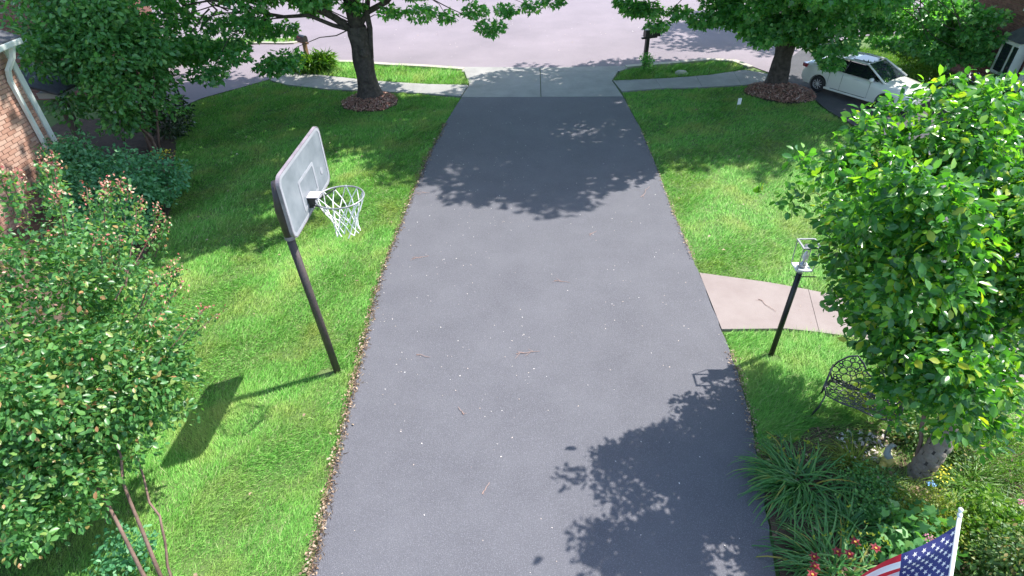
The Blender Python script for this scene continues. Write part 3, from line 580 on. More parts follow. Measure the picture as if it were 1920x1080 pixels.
# near tree on the right
tN = thing('broadleaf_tree', 'leafy broad-leaved tree with a plated trunk filling the right edge near the camera', 'tree', (4.47, 4.08, 0))
c = cl([(3.08,5.25,3.37),(2.96,4.84,3.34),(2.84,4.71,3.14),(3.12,5.05,2.71),(3.1,4.81,2.64),(3.27,5.29,3.43),(3.42,5.42,3.23),(3.39,5.25,3.16),(3.17,4.81,3.1),(3.15,4.65,2.99),(3.42,4.91,2.63),(3.34,4.75,2.35),(3.23,4.36,2.4),(3.26,4.27,2.28),(3.36,4.23,2.06),(3.64,5.5,3.37),(3.5,5.24,3.36),(3.47,5.13,3.21),(3.53,4.97,3.07),(3.52,4.76,2.84),(3.68,4.87,2.64),(3.59,4.58,2.45),(3.5,4.56,2.38),(3.34,4.18,2.32),(3.41,4.07,2.24),(3.55,4.21,1.79),(3.57,4.09,1.69),(3.89,4.17,1.2),(3.84,5.31,3.33),(3.79,5.13,3.13),(3.63,4.88,3.02),(3.95,5.03,2.77),(3.96,4.91,2.52),(3.75,4.67,2.44),(3.63,4.3,2.51),(3.61,4.23,2.28),(3.72,4.29,2.02),(3.95,4.36,1.75),(3.58,3.79,1.86),(4.16,4.19,1.17),(3.99,5.17,3.45),(4.02,5.19,3.32),(3.85,4.92,3.21),(3.82,4.8,3.08),(3.79,4.56,2.93),(3.75,4.48,2.78),(4.02,4.64,2.41),(3.87,4.44,2.48),(4.22,4.61,1.91),(4.3,4.47,1.73),(4.35,4.37,1.51),(3.88,3.96,1.79),(4.02,3.88,1.54),(4.0,3.71,1.47),(4.17,5.47,3.81),(4.07,5.31,3.69),(4.02,5.12,3.55),(4.09,4.98,3.39),(4.2,5.05,3.19),(4.4,5.12,2.84),(4.28,4.89,2.85),(4.23,4.8,2.71),(4.16,4.5,2.51),(4.12,4.31,2.48),(4.32,4.43,2.17),(4.41,4.54,1.87),(4.04,4.04,2.02),(4.5,4.28,1.32),(4.55,4.16,1.26),(4.44,3.97,1.22),(4.25,5.35,3.88),(4.46,5.39,3.58),(4.15,5.03,3.57),(4.51,5.23,3.22),(4.4,4.92,3.18),(4.47,5.04,2.95),(4.52,4.98,2.77),(4.46,4.74,2.63),(4.39,4.51,2.67),(4.33,4.29,2.46),(4.46,4.45,2.18),(4.42,4.16,2.16),(4.74,4.36,1.65),(4.75,4.13,1.45),(4.72,4.15,1.35),(4.63,3.91,1.2),(4.74,5.6,3.58),(4.8,5.38,3.2),(4.9,5.28,3.0),(4.79,5.17,2.95),(4.41,4.41,2.69),(4.68,4.46,2.3),(4.73,4.36,2.0),(4.73,4.17,1.77)], .19, .29, 51)+blob((4.45, 5.0, 2.7), (1.15, 1.0, .95), 90, .2, .32, 52, .25)+blob((3.1, 4.25, 3.5), (.5, .35, .35), 18, .16, .24, 53, .2)+blob((3.75, 3.85, 2.0), (.45, .4, .5), 26, .18, .26, 61, .2)+blob((3.35, 4.0, 3.0), (.4, .35, .5), 18, .18, .26, 62, .2)+blob((3.95, 5.2, 1.9), (.5, .6, .6), 26, .18, .26, 57, .2)+blob((4.75, 6.1, 2.7), (.7, .5, .55), 26, .18, .28, 54, .2)
c += cl([(3.35,5.5,3.72),(3.6,5.6,3.75),(3.85,5.7,3.8),(4.1,5.8,3.85),(3.15,5.4,3.68),(4.4,5.8,3.9),(3.15,5.2,3.5),(3.35,5.3,3.55),(3.84,5.5,3.45),(3.6,5.4,3.5),(3.8,5.3,3.6),(2.95,5.1,3.4),(4.15,5.4,3.65),(4.4,5.4,3.7),(4.7,5.6,3.75),(4.9,5.9,3.9),(4.5,5.6,3.85),(5.2,5.9,3.9),(5.3,5.6,3.6)], .16, .22, 71)+cl([(2.61,5.17,2.97),(2.72,5.22,3.05),(2.54,5.04,3.49),(2.67,4.95,3.34),(3.06,4.49,2.21),(3.27,4.3,1.89),(3.46,4.06,1.54),(3.43,3.72,1.46),(4.64,3.79,0.92)], .1, .19, 67)+blob((3.65, 5.75, 2.35), (.3, .3, .35), 9, .13, .2, 69, .2)
C, T, Nn, S = fill_clusters(c, 104, .09, .5, .95, 51)
# upright whorls at the twig ends on top
gg = np.random.default_rng(55); wh = np.array([q[:3] for q in c])[gg.choice(len(c), 150, replace=False)]+np.array([-.12, -.05, .1])+gg.normal(0, .1, (150, 3)); gc = np.array([4.5, 4.9, 2.0]); g = np.random.default_rng(8)
wc = np.repeat(wh, 7, 0); ax = norm(wc-gc+np.array([0, 0, .8])); tn = norm(ax*1.0+norm(g.normal(size=wc.shape))*.75); n = len(wc)
C = np.concatenate([C, wc+g.normal(0, .012, wc.shape)]); T = np.concatenate([T, tn]); Nn = np.concatenate([Nn, norm(ax-tn*.4+g.normal(0, .1, wc.shape))]); S = np.concatenate([S, .10*g.uniform(.7, 1.2, n)])
leafcloud('foliage', C, T, Nn, S, 'oval', M['near'], tN, singles=298, cell=30)
fl = wh[:36]+np.array([-.05, -.12, .12]); n = len(fl)
leafcloud('blossoms', np.repeat(fl, 5, 0), norm(g.normal(size=(n*5, 3))+[0, 0, .5]), norm(g.normal(size=(n*5, 3))), np.full(n*5, .035), 'small', M['white_petal'], tN)
tp = [Vector((0, 0, -.05)), Vector((.04, .03, .15)), Vector((.13, .10, .45)), Vector((.2, .25, .8)), Vector((.25, .45, 1.2)), Vector((.3, .6, 1.7)), Vector((.35, .7, 2.4))]
rad = [.125, .115, .105, .105, .1, .085, .05]
MB().tube(tp, [r*.93 for r in rad], 16).build('trunk', M['bark_gap'], tN, smooth=True)
# bark plates: overlapping scales, each its own piece
def trunk_at(s):
    L = len(tp)-1; i = min(int(s*L), L-1); u = s*L-i; return tp[i].lerp(tp[i+1], u), rad[i]*(1-u)+rad[i+1]*u, (tp[i+1]-tp[i]).normalized()
for row in range(15):
    s = .01+row*.040; nn = 4
    for k in range(nn):
        a = 2*PI*(k+.5*(row % 2)+random.uniform(-.06, .06))/nn; mb = MB(); vs = []; hw = PI/nn*.95; W = 7; Hh = 6
        for j in range(Hh):
            v = j/(Hh-1); p, r, tt = trunk_at(s+v*.056); u0 = tt.orthogonal().normalized(); u0 = Vector((1, 0, 0))-tt*tt.x; u0.normalize(); v0 = tt.cross(u0)
            wv = math.sin(PI*(.16+.66*v))**.45
            for i in range(W):
                aa = a+hw*wv*(2*i/(W-1)-1); lift = -.012+.026*(math.sin(PI*(.04+.92*i/(W-1)))*math.sin(PI*(.05+.9*v)))**.4; vs.append(p+(u0*math.cos(aa)+v0*math.sin(aa))*(r+lift))
        mb.add(vs, [(j*W+i, j*W+i+1, (j+1)*W+i+1, (j+1)*W+i) for j in range(Hh-1) for i in range(W-1)])
        mb.build('bark_plate', M['bark_grey'], tN, smooth=True)
stems(tN, (4.47+.2, 4.08+.25, .8), [(3.6, 5.3, 2.7), (5.6, 5.4, 3.2), (4.6, 5.6, 3.6), (5.4, 4.3, 2.4)], .05, .015, M['bark_brown'], 'limb', 70)
pts, rd = branch((-.02, .06, .05), (-.02, .42, .95), .022, .02, .05, 6, .02, 3); MB().tube(pts, rd, 8).build('limb', M['bark_brown'], tN, smooth=True)

# ---------------------------------------------------------------- daylilies, hosta, bed plants
def blade_mesh(L, wd, droop, twist=.0):
    n = 7; V = []; F = []
    for i in range(n):
        t = i/(n-1); ang = 1.25-droop*t; 
        if i == 0: x, z = 0, 0
        else: x += L/(n-1)*math.cos(ang); z += L/(n-1)*math.sin(ang)
        w_ = wd*(1-t**2.2)*.5+.0008; V += [(x, -w_, z+w_*.5), (x, 0, z), (x, w_, z+w_*.5)]
    for i in range(n-1):
        a = i*3; F += [(a, a+3, a+4, a+1), (a+1, a+4, a+5, a+2)]
    return V, F
BL = []
for L_, w_, d_ in ((.55, .016, 1.7), (.65, .018, 2.1), (.5, .015, 1.4), (.7, .018, 2.4), (.42, .014, 1.9)):
    V, F = blade_mesh(L_, w_, d_); me = bpy.data.meshes.new('blade'); me.from_pydata(V, [], F); me.polygons.foreach_set('use_smooth', [True]*len(F)); BL.append(me)
def clump(name, label, cat, loc, n, spread, scale, m, bias=None, group=None, flat=.0):
    root = thing(name, label, cat, loc, group=group)
    mset = []
    for me in BL:
        k = me.name.split('.')[0]+'_'+m.name+str(BL.index(me)); q = bpy.data.meshes.get(k)
        if not q: q = me.copy(); q.name = k; q.materials.clear(); q.materials.append(m)
        mset.append(q)
    for i in range(n):
        o = bpy.data.objects.new('blade', random.choice(mset)); col.objects.link(o); o.parent = root
        a = random.uniform(0, 2*PI)
        if bias is not None and random.random() < .55: a = random.gauss(bias, .55)
        q = random.random()**.6*spread
        o.location = (math.cos(a)*q*.6+random.uniform(-1, 1)*spread*.4, math.sin(a)*q*.6+random.uniform(-1, 1)*spread*.4, -.02)
        o.rotation_euler = (random.uniform(-.25, .25), random.uniform(-.35, .25)+flat, a+random.gauss(0, .25)); s = scale*random.uniform(.7, 1.15); o.scale = (s, s*random.uniform(.8, 1.2), s)
    return root
def lily_flower(p, s, label):
    t = thing('lily_flower', label, 'flower', p, random.uniform(0, 6), group='red daylily blooms')
    for k in range(6):
        a = k*PI/3; mb = MB(); d = Vector((math.cos(a), math.sin(a), 0)); e = Vector((-d.y, d.x, 0)); w_ = s*(.3 if k % 2 else .22)
        mb.add([Vector((0, 0, 0)), d*s*.45+e*w_+Vector((0, 0, s*.32)), d*s+Vector((0, 0, s*.25)), d*s*.45-e*w_+Vector((0, 0, s*.32)), d*s*.5+Vector((0, 0, s*.24))], [(0, 1, 4), (1, 2, 4), (2, 3, 4), (3, 0, 4)])
        mb.build('petal', M['redpetal'], t)
    mb = MB(); mb.lathe([(.001, s*.02), (s*.14, s*.16), (s*.2, s*.28), (s*.08, s*.25), (.001, s*.33)], n=8); mb.build('throat', M['yellowp'], t)
    st = Vector((random.uniform(-.08, .08), random.uniform(-.08, .08), -p[2])); MB().tube([(0, 0, 0), st*.5+Vector((.01, .01, 0)), st], .004, 5).build('stalk', M['lily'], t)
clump('daylily_clump', 'large arching daylily clump spilling over the driveway edge on the right', 'plant', (3.08, 3.95, 0), 320, .36, 1.0, M['lily'], 3.4)
clump('daylily_clump', 'red-flowering daylily clump at the bottom edge beside the driveway', 'plant', (3.05, 2.95, 0), 260, .34, .95, M['lily'], 3.3)
clump('daylily_clump', 'daylily clump behind the red blooms, left of the flag', 'plant', (3.4, 3.45, 0), 190, .25, .8, M['lily'])
clump('liriope_clump', 'yellow-green spiky grass clump beside the plated trunk, in front of the bench', 'plant', (3.78, 4.22, 0), 200, .13, .58, M['gold'], flat=-.1)
clump('daylily_clump', 'bright sunlit strappy clump right of the plated trunk', 'plant', (4.95, 3.95, 0), 320, .3, .7, M['bright'])
clump('daylily_clump', 'sunlit pale-green leaf clump farther right behind the flag', 'plant', (5.15, 3.6, 0), 130, .24, .55, M['spirea'])
clump('ornamental_grass', 'fine dark grass tuft in shade at the foot of the plated trunk', 'plant', (3.95, 3.95, 0), 170, .25, .5, M['lily'])
clump('ornamental_grass', 'bright grass tuft behind the bench below the tree canopy', 'plant', (4.25, 4.75, 0), 170, .22, .38, M['bright'])
for px_, lab in (((2.70, 2.87, .42), 'upper red daylily bloom of the left pair at the bottom edge'), ((2.67, 2.78, .42), 'lower red daylily bloom of the left pair at the bottom edge'), ((2.94, 2.92, .42), 'left red daylily bloom of the close pair left of the flag'), ((3.04, 2.90, .42), 'right red daylily bloom of the close pair left of the flag'), ((3.15, 3.02, .42), 'highest red daylily bloom, left of the flag'), ((3.32, 2.96, .42), 'red daylily bloom nearest the flag'), ((2.62, 2.70, .42), 'lowest red daylily bloom, cut by the bottom edge')):
    lily_flower(px_, .058, lab)
g = np.random.default_rng(12); bx = []
for cx, cy, n_ in ((3.0, 4.1, 16), (3.05, 3.0, 20), (3.3, 3.2, 14), (3.0, 4.3, 8)): bx.append(np.column_stack([g.normal(cx, .16, n_), g.normal(cy, .14, n_), g.uniform(.32, .5, n_)]))
bx = np.repeat(np.concatenate(bx), 3, 0); n = len(bx); o = leafcloud('lily_buds', bx, norm(g.normal(size=(n, 3))+[0, 0, 1]), norm(g.normal(size=(n, 3))), np.full(n, .04), 'small', M['gold']); tag(o, 'scattered small yellow buds and spent flowers over the daylilies', 'flower buds')
def bush(name, label, loc, r, n, per, leaf, m, kind, seed, zmin=.03, shell=.45, c=None):
    t = thing(name, label, 'shrub', (loc[0], loc[1], 0)); leafcloud('foliage', *fill_clusters(blob((loc[0], loc[1], loc[2]), r, n, .1, .2, seed, shell, zmin), per, leaf, .7, .9, seed), kind, m, t)
    stems(t, (loc[0], loc[1], 0), [(loc[0]+r[0]*.4, loc[1], loc[2]), (loc[0]-r[0]*.4, loc[1]+.1, loc[2])], .012, .005, M['bark_brown'], 'stem', seed); return t
bush('groundcover_plant', 'bright yellow-green groundcover between the trunk and the flag', (4.2, 3.45, .15), (.35, .4, .14), 60, 55, .032, M['gold'], 'small', 81)
bush('broadleaf_perennial', 'dark lobed-leaf perennial left of the flag', (3.85, 3.2, .2), (.3, .3, .2), 26, 20, .1, M['dogwood'], 'maple', 82)
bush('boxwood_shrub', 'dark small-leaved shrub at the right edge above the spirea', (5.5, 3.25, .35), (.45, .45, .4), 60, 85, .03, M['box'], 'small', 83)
bush('spirea_bush', 'light-green spirea with pink flower heads in the bottom right corner', (4.75, 2.75, .35), (.55, .42, .35), 90, 80, .045, M['spirea'], 'oval', 84)
bush('mint_plant', 'leafy light-green perennial behind the flag pole tip', (4.75, 3.3, .25), (.35, .3, .25), 45, 40, .055, M['bright'], 'oval', 85)
bush('groundcover_plant', 'yellow-green low plant under the canopy behind the bench', (4.55, 5.2, .15), (.4, .3, .15), 50, 45, .035, M['gold'], 'small', 86)
for i, (p, lab) in enumerate([((4.95, 2.85, .72), 'pink flower head on the spirea near the right edge'), ((4.6, 2.62, .68), 'pink flower head low on the spirea by the bottom edge'), ((4.98, 3.42, .45), 'pink flower just right of the flag pole tip'), ((5.1, 3.25, .45), 'pale pink flower beside the dark shrub'), ((3.82, 3.0, .5), 'mauve bud spike between the red blooms and the flag')]):
    q = pom('pink_flower', lab, 'flower', p, 40, .028, M['pink'], .022, h=.05)
    MB().tube([(0, 0, 0), (.01, .02, -p[2]+.05)], .004, 5).build('stalk', M['lily'], q)
q = pom('blue_flower', 'small sky-blue flower at the right foot of the plated trunk', 'flower', (4.45, 3.85, .12), 22, .02, M['blue'], .03, h=.04); MB().tube([(0, 0, 0), (0, .01, -.12)], .004, 5).build('stalk', M['lily'], q)
q = pom('yellow_flowers', 'pale yellow flat flower heads right of the plated trunk', 'flowers', (4.62, 4.0, .14), 70, .06, M['yellowflower'], .03, h=.06, leafm=M['gold'], leafn=60)
# shrubs at the back
bush('groundcover_plant', 'sunny bright-green low plants at the right edge below the tree canopy', (5.5, 4.3, .15), (.7, .6, .16), 110, 45, .05, M['bright'], 'lance', 93)
bush('groundcover_plant', 'bright low plants between the plated trunk and the sunlit strappy clump', (4.85, 4.5, .12), (.4, .35, .14), 60, 45, .045, M['spirea'], 'oval', 94)
bush('groundcover_plant', 'dark green low plants in shade between the daylily clumps and the trunk', (3.75, 3.75, .1), (.35, .35, .12), 50, 45, .04, M['dogwood'], 'small', 95)
t = clump('daylily_clump', 'sunny green daylily clump around the left mailbox post', 'plant', (-7.15, 19.75, 0), 170, .55, 1.0, M['bright'])
bush('leafy_mound', 'mounded strappy foliage under the left mailbox', (-7.2, 19.7, .2), (.75, .4, .2), 50, 60, .3, M['bright'], 'lance', 92)
clump('daylily_clump', 'smaller daylily clump just left of the left mailbox clump', 'plant', (-7.5, 19.55, 0), 60, .2, .8, M['lily'])
bush('verge_plant', 'small leafy plant at the foot of the right mailbox post', (3.78, 19.0, .25), (.16, .16, .25), 14, 60, .05, M['maple'], 'oval', 87)
bush('round_shrub', 'bright green rounded shrub just beyond the bonnet of the white car', (11.2, 17.4, .45), (.75, .7, .45), 60, 90, .05, M['bright'], 'oval', 88)
bush('flowering_shrub', 'shrub with pinkish flowers at the end of the side driveway', (11.4, 15.6, .3), (.5, .9, .3), 50, 50, .05, M['maple'], 'oval', 89)
pom('pink_flowers', 'pale pink flowers along the end of the side driveway', 'flowers', (11.25, 15.5, .25), 140, .32, M['petal'], .055, h=.4)
pom('blue_white_flowers', 'blue-white flowers in the shade below the right maple', 'flowers', (11.9, 16.2, .3), 60, .2, M['bluewhite'], .05, h=.4)
bush('juniper_shrub', 'grey-green shrub in front of the right-hand brick house', (12.45, 15.7, .35), (.4, .5, .35), 70, 80, .06, M['hydrangea'], 'lance', 90)
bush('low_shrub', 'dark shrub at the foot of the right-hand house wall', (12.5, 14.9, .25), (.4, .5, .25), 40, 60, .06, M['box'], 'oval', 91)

# ---------------------------------------------------------------- basketball hoop
h = thing('basketball_hoop', 'freestanding basketball hoop leaning over the left lawn edge', 'basketball hoop', (-2.73, 5.75, 0))
MB().tube([(0, 0, -.05), (-.12, .03, 2.3)], [.05, .05], 20).build('pole', M['polegrey'], h, smooth=True)
MB().tube([(-.115, .03, 2.22), (-.13, .03, 2.6), (-.08, .02, 2.95)], [.062, .062, .055], 20).build('pole_sleeve', M['polegrey'], h, smooth=True)
MB().lathe([(.062, .0), (.066, .03), (.062, .05)], (-.115, .03, 2.2), 20).build('collar', M['boardedge'], h, smooth=True)
BX, BY0, BY1, BZ0, BZ1 = .25, -.68, .70, 2.63, 3.34
def rrect(y0, y1, z0, z1, r, n=6):
    out = []
    for cy, cz, a0 in ((y1-r, z1-r, 0), (y0+r, z1-r, PI/2), (y0+r, z0+r, PI), (y1-r, z0+r, 3*PI/2)):
        for i in range(n+1): a = a0+PI/2*i/n; out.append((cy+r*math.cos(a), cz+r*math.sin(a)))
    return out
bb = MB()
def slab(mb, outline, x0, x1, mi=0, holes=None):
    n = len(outline); vs = [(x0, y, z) for y, z in outline]+[(x1, y, z) for y, z in outline]
    mb.add(vs, [tuple(range(n, 2*n)), tuple(range(n-1, -1, -1))]+[(i, n+i, n+(i+1) % n, (i+1) % n)[::-1] for i in range(n)], mi)
def ring(mb, o, i_, x0, x1):
    n = len(o); vs = [(x0, y, z) for y, z in o]+[(x1, y, z) for y, z in o]+[(x1, y, z) for y, z in i_]+[(x0, y, z) for y, z in i_]
    fs = []
    for k in range(n):
        k2 = (k+1) % n; fs += [(k, k2, n+k2, n+k), (n+k, n+k2, 2*n+k2, 2*n+k), (2*n+k, 2*n+k2, 3*n+k2, 3*n+k), (3*n+k, 3*n+k2, k2, k)]
    mb.add(vs, fs)
slab(bb, rrect(BY0, BY1, BZ0, BZ1, .10), BX, BX+.03); board = bb.build('backboard', M['board'], h)
mb = MB(); ring(mb, rrect(BY0-.006, BY1+.006, BZ0-.006, BZ1+.006, .105), rrect(BY0+.0, BY1-.0, BZ0+.0, BZ1-.0, .1), BX-.002, BX+.034); mb.build('frame', M['boardedge'], board)
mb = MB(); ring(mb, rrect(BY0+.006, BY1-.006, BZ0+.006, BZ1-.006, .098), rrect(BY0+.045, BY1-.045, BZ0+.04, BZ1-.04, .07), BX+.031, BX+.034); mb.build('border_line', M['boardline'], board)
mb = MB(); ring(mb, rrect(-.25, .27, 2.72, 3.08, .02), rrect(-.21, .23, 2.755, 3.045, .012), BX+.031, BX+.034); mb.build('target_square', M['boardline'], board)
mb = MB(); o_ = [(.48+.04*math.cos(a), 2.86+.04*math.sin(a)) for a in [2*PI*i/16 for i in range(16)]]; slab(mb, o_, BX+.031, BX+.034); mb.build('round_logo', M['boardline'], board)
mb = MB(); mb.box((.1, 0, 2.95), (.28, .05, .05)); mb.box((.1, 0, 2.7), (.28, .05, .05)); mb.build('mount_arm', M['polegrey'], h)
RC = Vector((.63, -.06, 2.80)); RR = .262
mb = MB(); mb.tube([RC+Vector((RR*math.cos(2*PI*i/40), RR*math.sin(2*PI*i/40), 0)) for i in range(40)], .010, 8, closed=True); rim = mb.build('rim', M['rimgrey'], h, smooth=True)
mb = MB(); mb.box((BX+.09, -.06, 2.83), (.13, .14, .012)); mb.build('bracket_plate', M['pinkish'], rim)
mb = MB(); mb.box((BX+.05, -.06, 2.76), (.05, .12, .12)); mb.tube([(BX+.06, -.1, 2.72), (RC.x-.1, -.06-.22, 2.795)], .008, 6); mb.tube([(BX+.06, -.02, 2.72), (RC.x-.1, -.06+.22, 2.795)], .008, 6); mb.build('bracket', M['black'], rim)
nt_ = MB(); NS = 12; rows = [(RR, 0), (.215, -.13), (.165, -.22), (.135, -.31), (.13, -.40), (.14, -.45)]
def npnt(i, k):
    r, z = rows[i]; a = 2*PI*(k+.5*(i % 2))/NS; return RC+Vector((r*math.cos(a), r*math.sin(a), z+.012*math.sin(k*2.7+i)))
for i in range(len(rows)-1):
    for k in range(NS):
        if i == 0 and k % 2: 
            nt_.tube([npnt(0, k), npnt(1, k)], .0062, 5)
        for dk in ((0, -1) if i % 2 == 0 else (0, 1)):
            if i == 4 and (k % 3 == 0): continue
            nt_.tube([npnt(i, k), npnt(i+1, k+dk)], .0062, 5)
nt_.build('net', M['net'], rim)

# ---------------------------------------------------------------- lamp post
h = thing('lamp_post', 'black garden lamp post with an open square lantern beside the front walk', 'lamp post', (3.47, 6.09, 0))
MB().tube([(0, 0, -.05), (.0, 0, 1.42)], .036, 16).build('post', M['black'], h, smooth=True)
MB().tube([(0, 0, 1.42), (.0, 0, 1.50)], .030, 16).build('collar', M['steel'], h, smooth=True)
MB().tube([(-.05, .0, 1.36), (.22, -.02, 1.37)], .008, 8).build('cross_arm', M['black'], h, smooth=True)
mb = MB(); mb.box((0, 0, 1.51), (.19, .19, .018)); lan = mb.build('lantern', M['white'], h)
mb = MB(); q = .095
for x in (-q, q):
    for y in (-q, q): mb.tube([(x, y, 1.51), (x*1.1, y*1.1, 1.86)], .006, 6)
    mb.box((x*1.1, 0, 1.865), (.022, .23, .014)); mb.box((0, x*1.1, 1.869), (.188, .022, .012))
mb.build('frame', M['steel'], lan)
mb = MB(); mb.lathe([(.001, 1.52), (.042, 1.525), (.045, 1.57), (.022, 1.58), (.018, 1.62)], n=14); mb.build('socket', M['steel'], lan, smooth=True)
mb = MB(); mb.lathe([(.018, 1.62), (.032, 1.66), (.030, 1.71), (.016, 1.75), (.001, 1.765)], n=14); mb.build('bulb', M['bulb'], lan, smooth=True)
mb = MB(); mb.lathe([(.001, 1.84), (.05, 1.835), (.046, 1.80)], n=14); mb.build('reflector_cap', M['steel'], lan, smooth=True)

# ---------------------------------------------------------------- mailboxes
def mailbox(loc, rz, label, m, post_m, hgt, wings=True):
    h = thing('mailbox', label, 'mailbox', loc, rz)
    MB().box((0, 0, hgt/2-.05), (.11, .11, hgt+.1)).build('post', post_m, h, bevel=.006)
    MB().box((.0, -.06, hgt-.2), (.08, .52, .05)).build('arm', post_m, h, bevel=.004)
    prof = [(-.085, 0), (.085, 0)]+[(.085*math.cos(a), .12+.085*math.sin(a)) for a in [PI*i/10 for i in range(11)]]
    n = len(prof); y0, y1 = -.36, .12; z0 = hgt-.17
    mb = MB(); mb.add([(x, y0, z+z0) for x, z in prof]+[(x, y1, z+z0) for x, z in prof], [tuple(range(n)), tuple(range(2*n-1, n-1, -1))]+[(i, n+i, n+(i+1) % n, (i+1) % n) for i in range(n)])
    bx_ = mb.build('box', m, h)
    p2 = [(x*1.08, (z-.09)*1.05+.09) for x, z in prof]; mb = MB(); mb.add([(x, y0-.025, z+z0) for x, z in p2]+[(x, y0-.003, z+z0) for x, z in p2], [tuple(range(n)), tuple(range(2*n-1, n-1, -1))]+[(i, n+i, n+(i+1) % n, (i+1) % n) for i in range(n)]); mb.build('door', m, bx_)
    mb = MB(); mb.box((.098, -.1, z0+.14), (.008, .16, .02)); mb.box((.098, -.16, z0+.16), (.008, .05, .06)); mb.build('flag', M['tail'], bx_)
    return h
mailbox((3.72, 19.12, 0), 1.9, 'dark mailbox on a thick black post in the grass verge right of the apron', M['mailbox'], M['black'], 1.15)
mailbox((-7.42, 20.05, 0), 1.9+PI/2+.6, 'black mailbox on a weathered wooden post among daylilies on the left', M['mailbox'], M['wood'], .95)
t = thing('verge_sign', 'small white lawn flag standing in the right lawn before the maple', 'marker flag', (5.62, 15.51, 0))
MB().tube([(0, 0, -.02), (0, 0, .3)], .005, 5).build('wire', M['steel'], t); MB().box((.05, 0, .22), (.1, .006, .17), .2).build('panel', M['white'], t)
t = thing('valve_cover', 'pale round cover set in the right grass verge', 'cover', (4.8, 18.62, 0)); MB().lathe([(.001, .06), (.16, .055), (.19, .03), (.2, -.02)], n=20).build('lid', M['kerb'], t, smooth=True)
t = thing('marker_post', 'thin black stake at the far left lawn edge by the street', 'stake', (-10.0, 16.35, 0)); MB().tube([(0, 0, -.02), (0, 0, .75)], .025, 8).build('stake', M['black'], t); MB().lathe([(.001, .79), (.03, .76), (.03, .75)], n=8).build('cap', M['black'], t)
t = thing('hanging_feeder', 'small amber and white feeder hanging in the dark tree by the left house', 'bird feeder', (-10.75, 14.1, 2.55)); MB().lathe([(.001, .1), (.06, .09), (.06, -.06), (.05, -.09), (.001, -.1)], n=12).build('tank', M['orange'], t, smooth=True); MB().lathe([(.001, .16), (.09, .1), (.09, .09)], n=12).build('lid', M['white'], t, smooth=True); MB().tube([(0, 0, .16), (.02, 0, .6)], .005, 5).build('hanger', M['black'], t)

# ---------------------------------------------------------------- bench (ornate cast metal, pierced with round holes)
bn = thing('garden_bench', 'ornate black metal garden bench with pierced winged back on the lawn below the tree', 'bench', (4.08, 4.92, 0), PI-.62); bn.scale = (.82, .82, .84)
def lace(name, outline, hole_r, to3, seed, rr=.0085, keep=None):
    """a pierced casting: rim of rods and a packing of rings inside an outline given in 2-D"""
    g = random.Random(seed); mb = MB(); n = len(outline); P = np.array(outline)
    mb.tube([to3(*p) for p in outline], rr*1.7, 6, closed=True); placed = []
    lo = P.min(0); hi = P.max(0)
    def dedge(x, y):
        d = 9
        for i in range(n):
            a = P[i]; b = P[(i+1) % n]; ab = b-a; t = max(0, min(1, ((x-a[0])*ab[0]+(y-a[1])*ab[1])/(ab@ab+1e-9))); d = min(d, math.hypot(x-a[0]-ab[0]*t, y-a[1]-ab[1]*t))
        return d
    for k in range(900):
        x, y = g.uniform(lo[0], hi[0]), g.uniform(lo[1], hi[1])
        if not in_poly(np.array([[x, y]]), outline)[0]: continue
        r = min(dedge(x, y), hole_r*(1 if k < 300 else .6))
        if keep and not keep(x, y): continue
        for (a, b, c_) in placed: r = min(r, math.hypot(x-a, y-b)-c_)
        if r < hole_r*.28: continue
        placed.append((x, y, r))
        mb.tube([to3(x+r*math.cos(2*PI*i/9), y+r*math.sin(2*PI*i/9)) for i in range(9)], rr, 5, closed=True)
    return mb.build(name, M['cast'], bn, smooth=True)
wing = [(-.0, .38), (-.20, .34), (-.44, .36), (-.52, .52), (-.46, .70), (-.36, .84), (-.26, .90), (-.15, .82), (-.06, .70), (0, .66), (.06, .70), (.15, .82), (.26, .90), (.36, .84), (.46, .70), (.52, .52), (.44, .36), (.20, .34)]
lace('backrest', wing, .07, lambda x, y: (x, -.22-.18*(y-.36), y), 1)
seat = [(-.45, -.22), (.45, -.22), (.50, .0), (.44, .2), (.2, .26), (0, .24), (-.2, .26), (-.44, .2), (-.50, 0)]
lace('seat', seat, .05, lambda x, y: (x, y, .40+.02*math.cos(x*4)), 2, .0075)
for s in (-1, 1):
    arm = [(-.24, .42), (-.26, .62), (-.1, .66), (.1, .64), (.22, .58), (.24, .44), (0, .42)]
    lace('armrest', arm, .028, lambda x, y, s=s: (s*(.50+.03*(y-.4)), x, y), 3+s)
    for yb, yf in ((-.24, -.30), (.2, .27)):
        leg = [(yb-.03, .40), (yb+.05, .40), (yf+.035, .2), (yf+.03, .0), (yf-.025, .0), (yf-.03, .2)]
        lace('leg', leg, .018, lambda x, y, s=s: (s*(.44+.06*(1-y/.4)**2), x, y), 7, .006)

# ---------------------------------------------------------------- garden ornament
t = thing('garden_ornament', 'small yellow and grey bird-like garden ornament left of the plated trunk', 'ornament', (4.18, 4.22, 0), .5)
mb = MB(); mb.lathe([(.001, .10), (.045, .09), (.075, .04), (.07, .0), (.05, -.02)], (0, 0, .02), 16); mb.build('body', M['ornament_y'], t, smooth=True)
MB().tube([(.0, .0, .1), (.01, .05, .13), (.03, .07, .19), (.05, .06, .25), (.03, .04, .28)], [.045, .04, .028, .024, .02], 10).build('neck', M['ornament_g'], t, smooth=True)
MB().tube([(-.07, 0, .05), (-.13, -.01, .06), (-.17, -.02, .09)], [.04, .035, .008], 10).build('tail', M['ornament_y'], t, smooth=True)

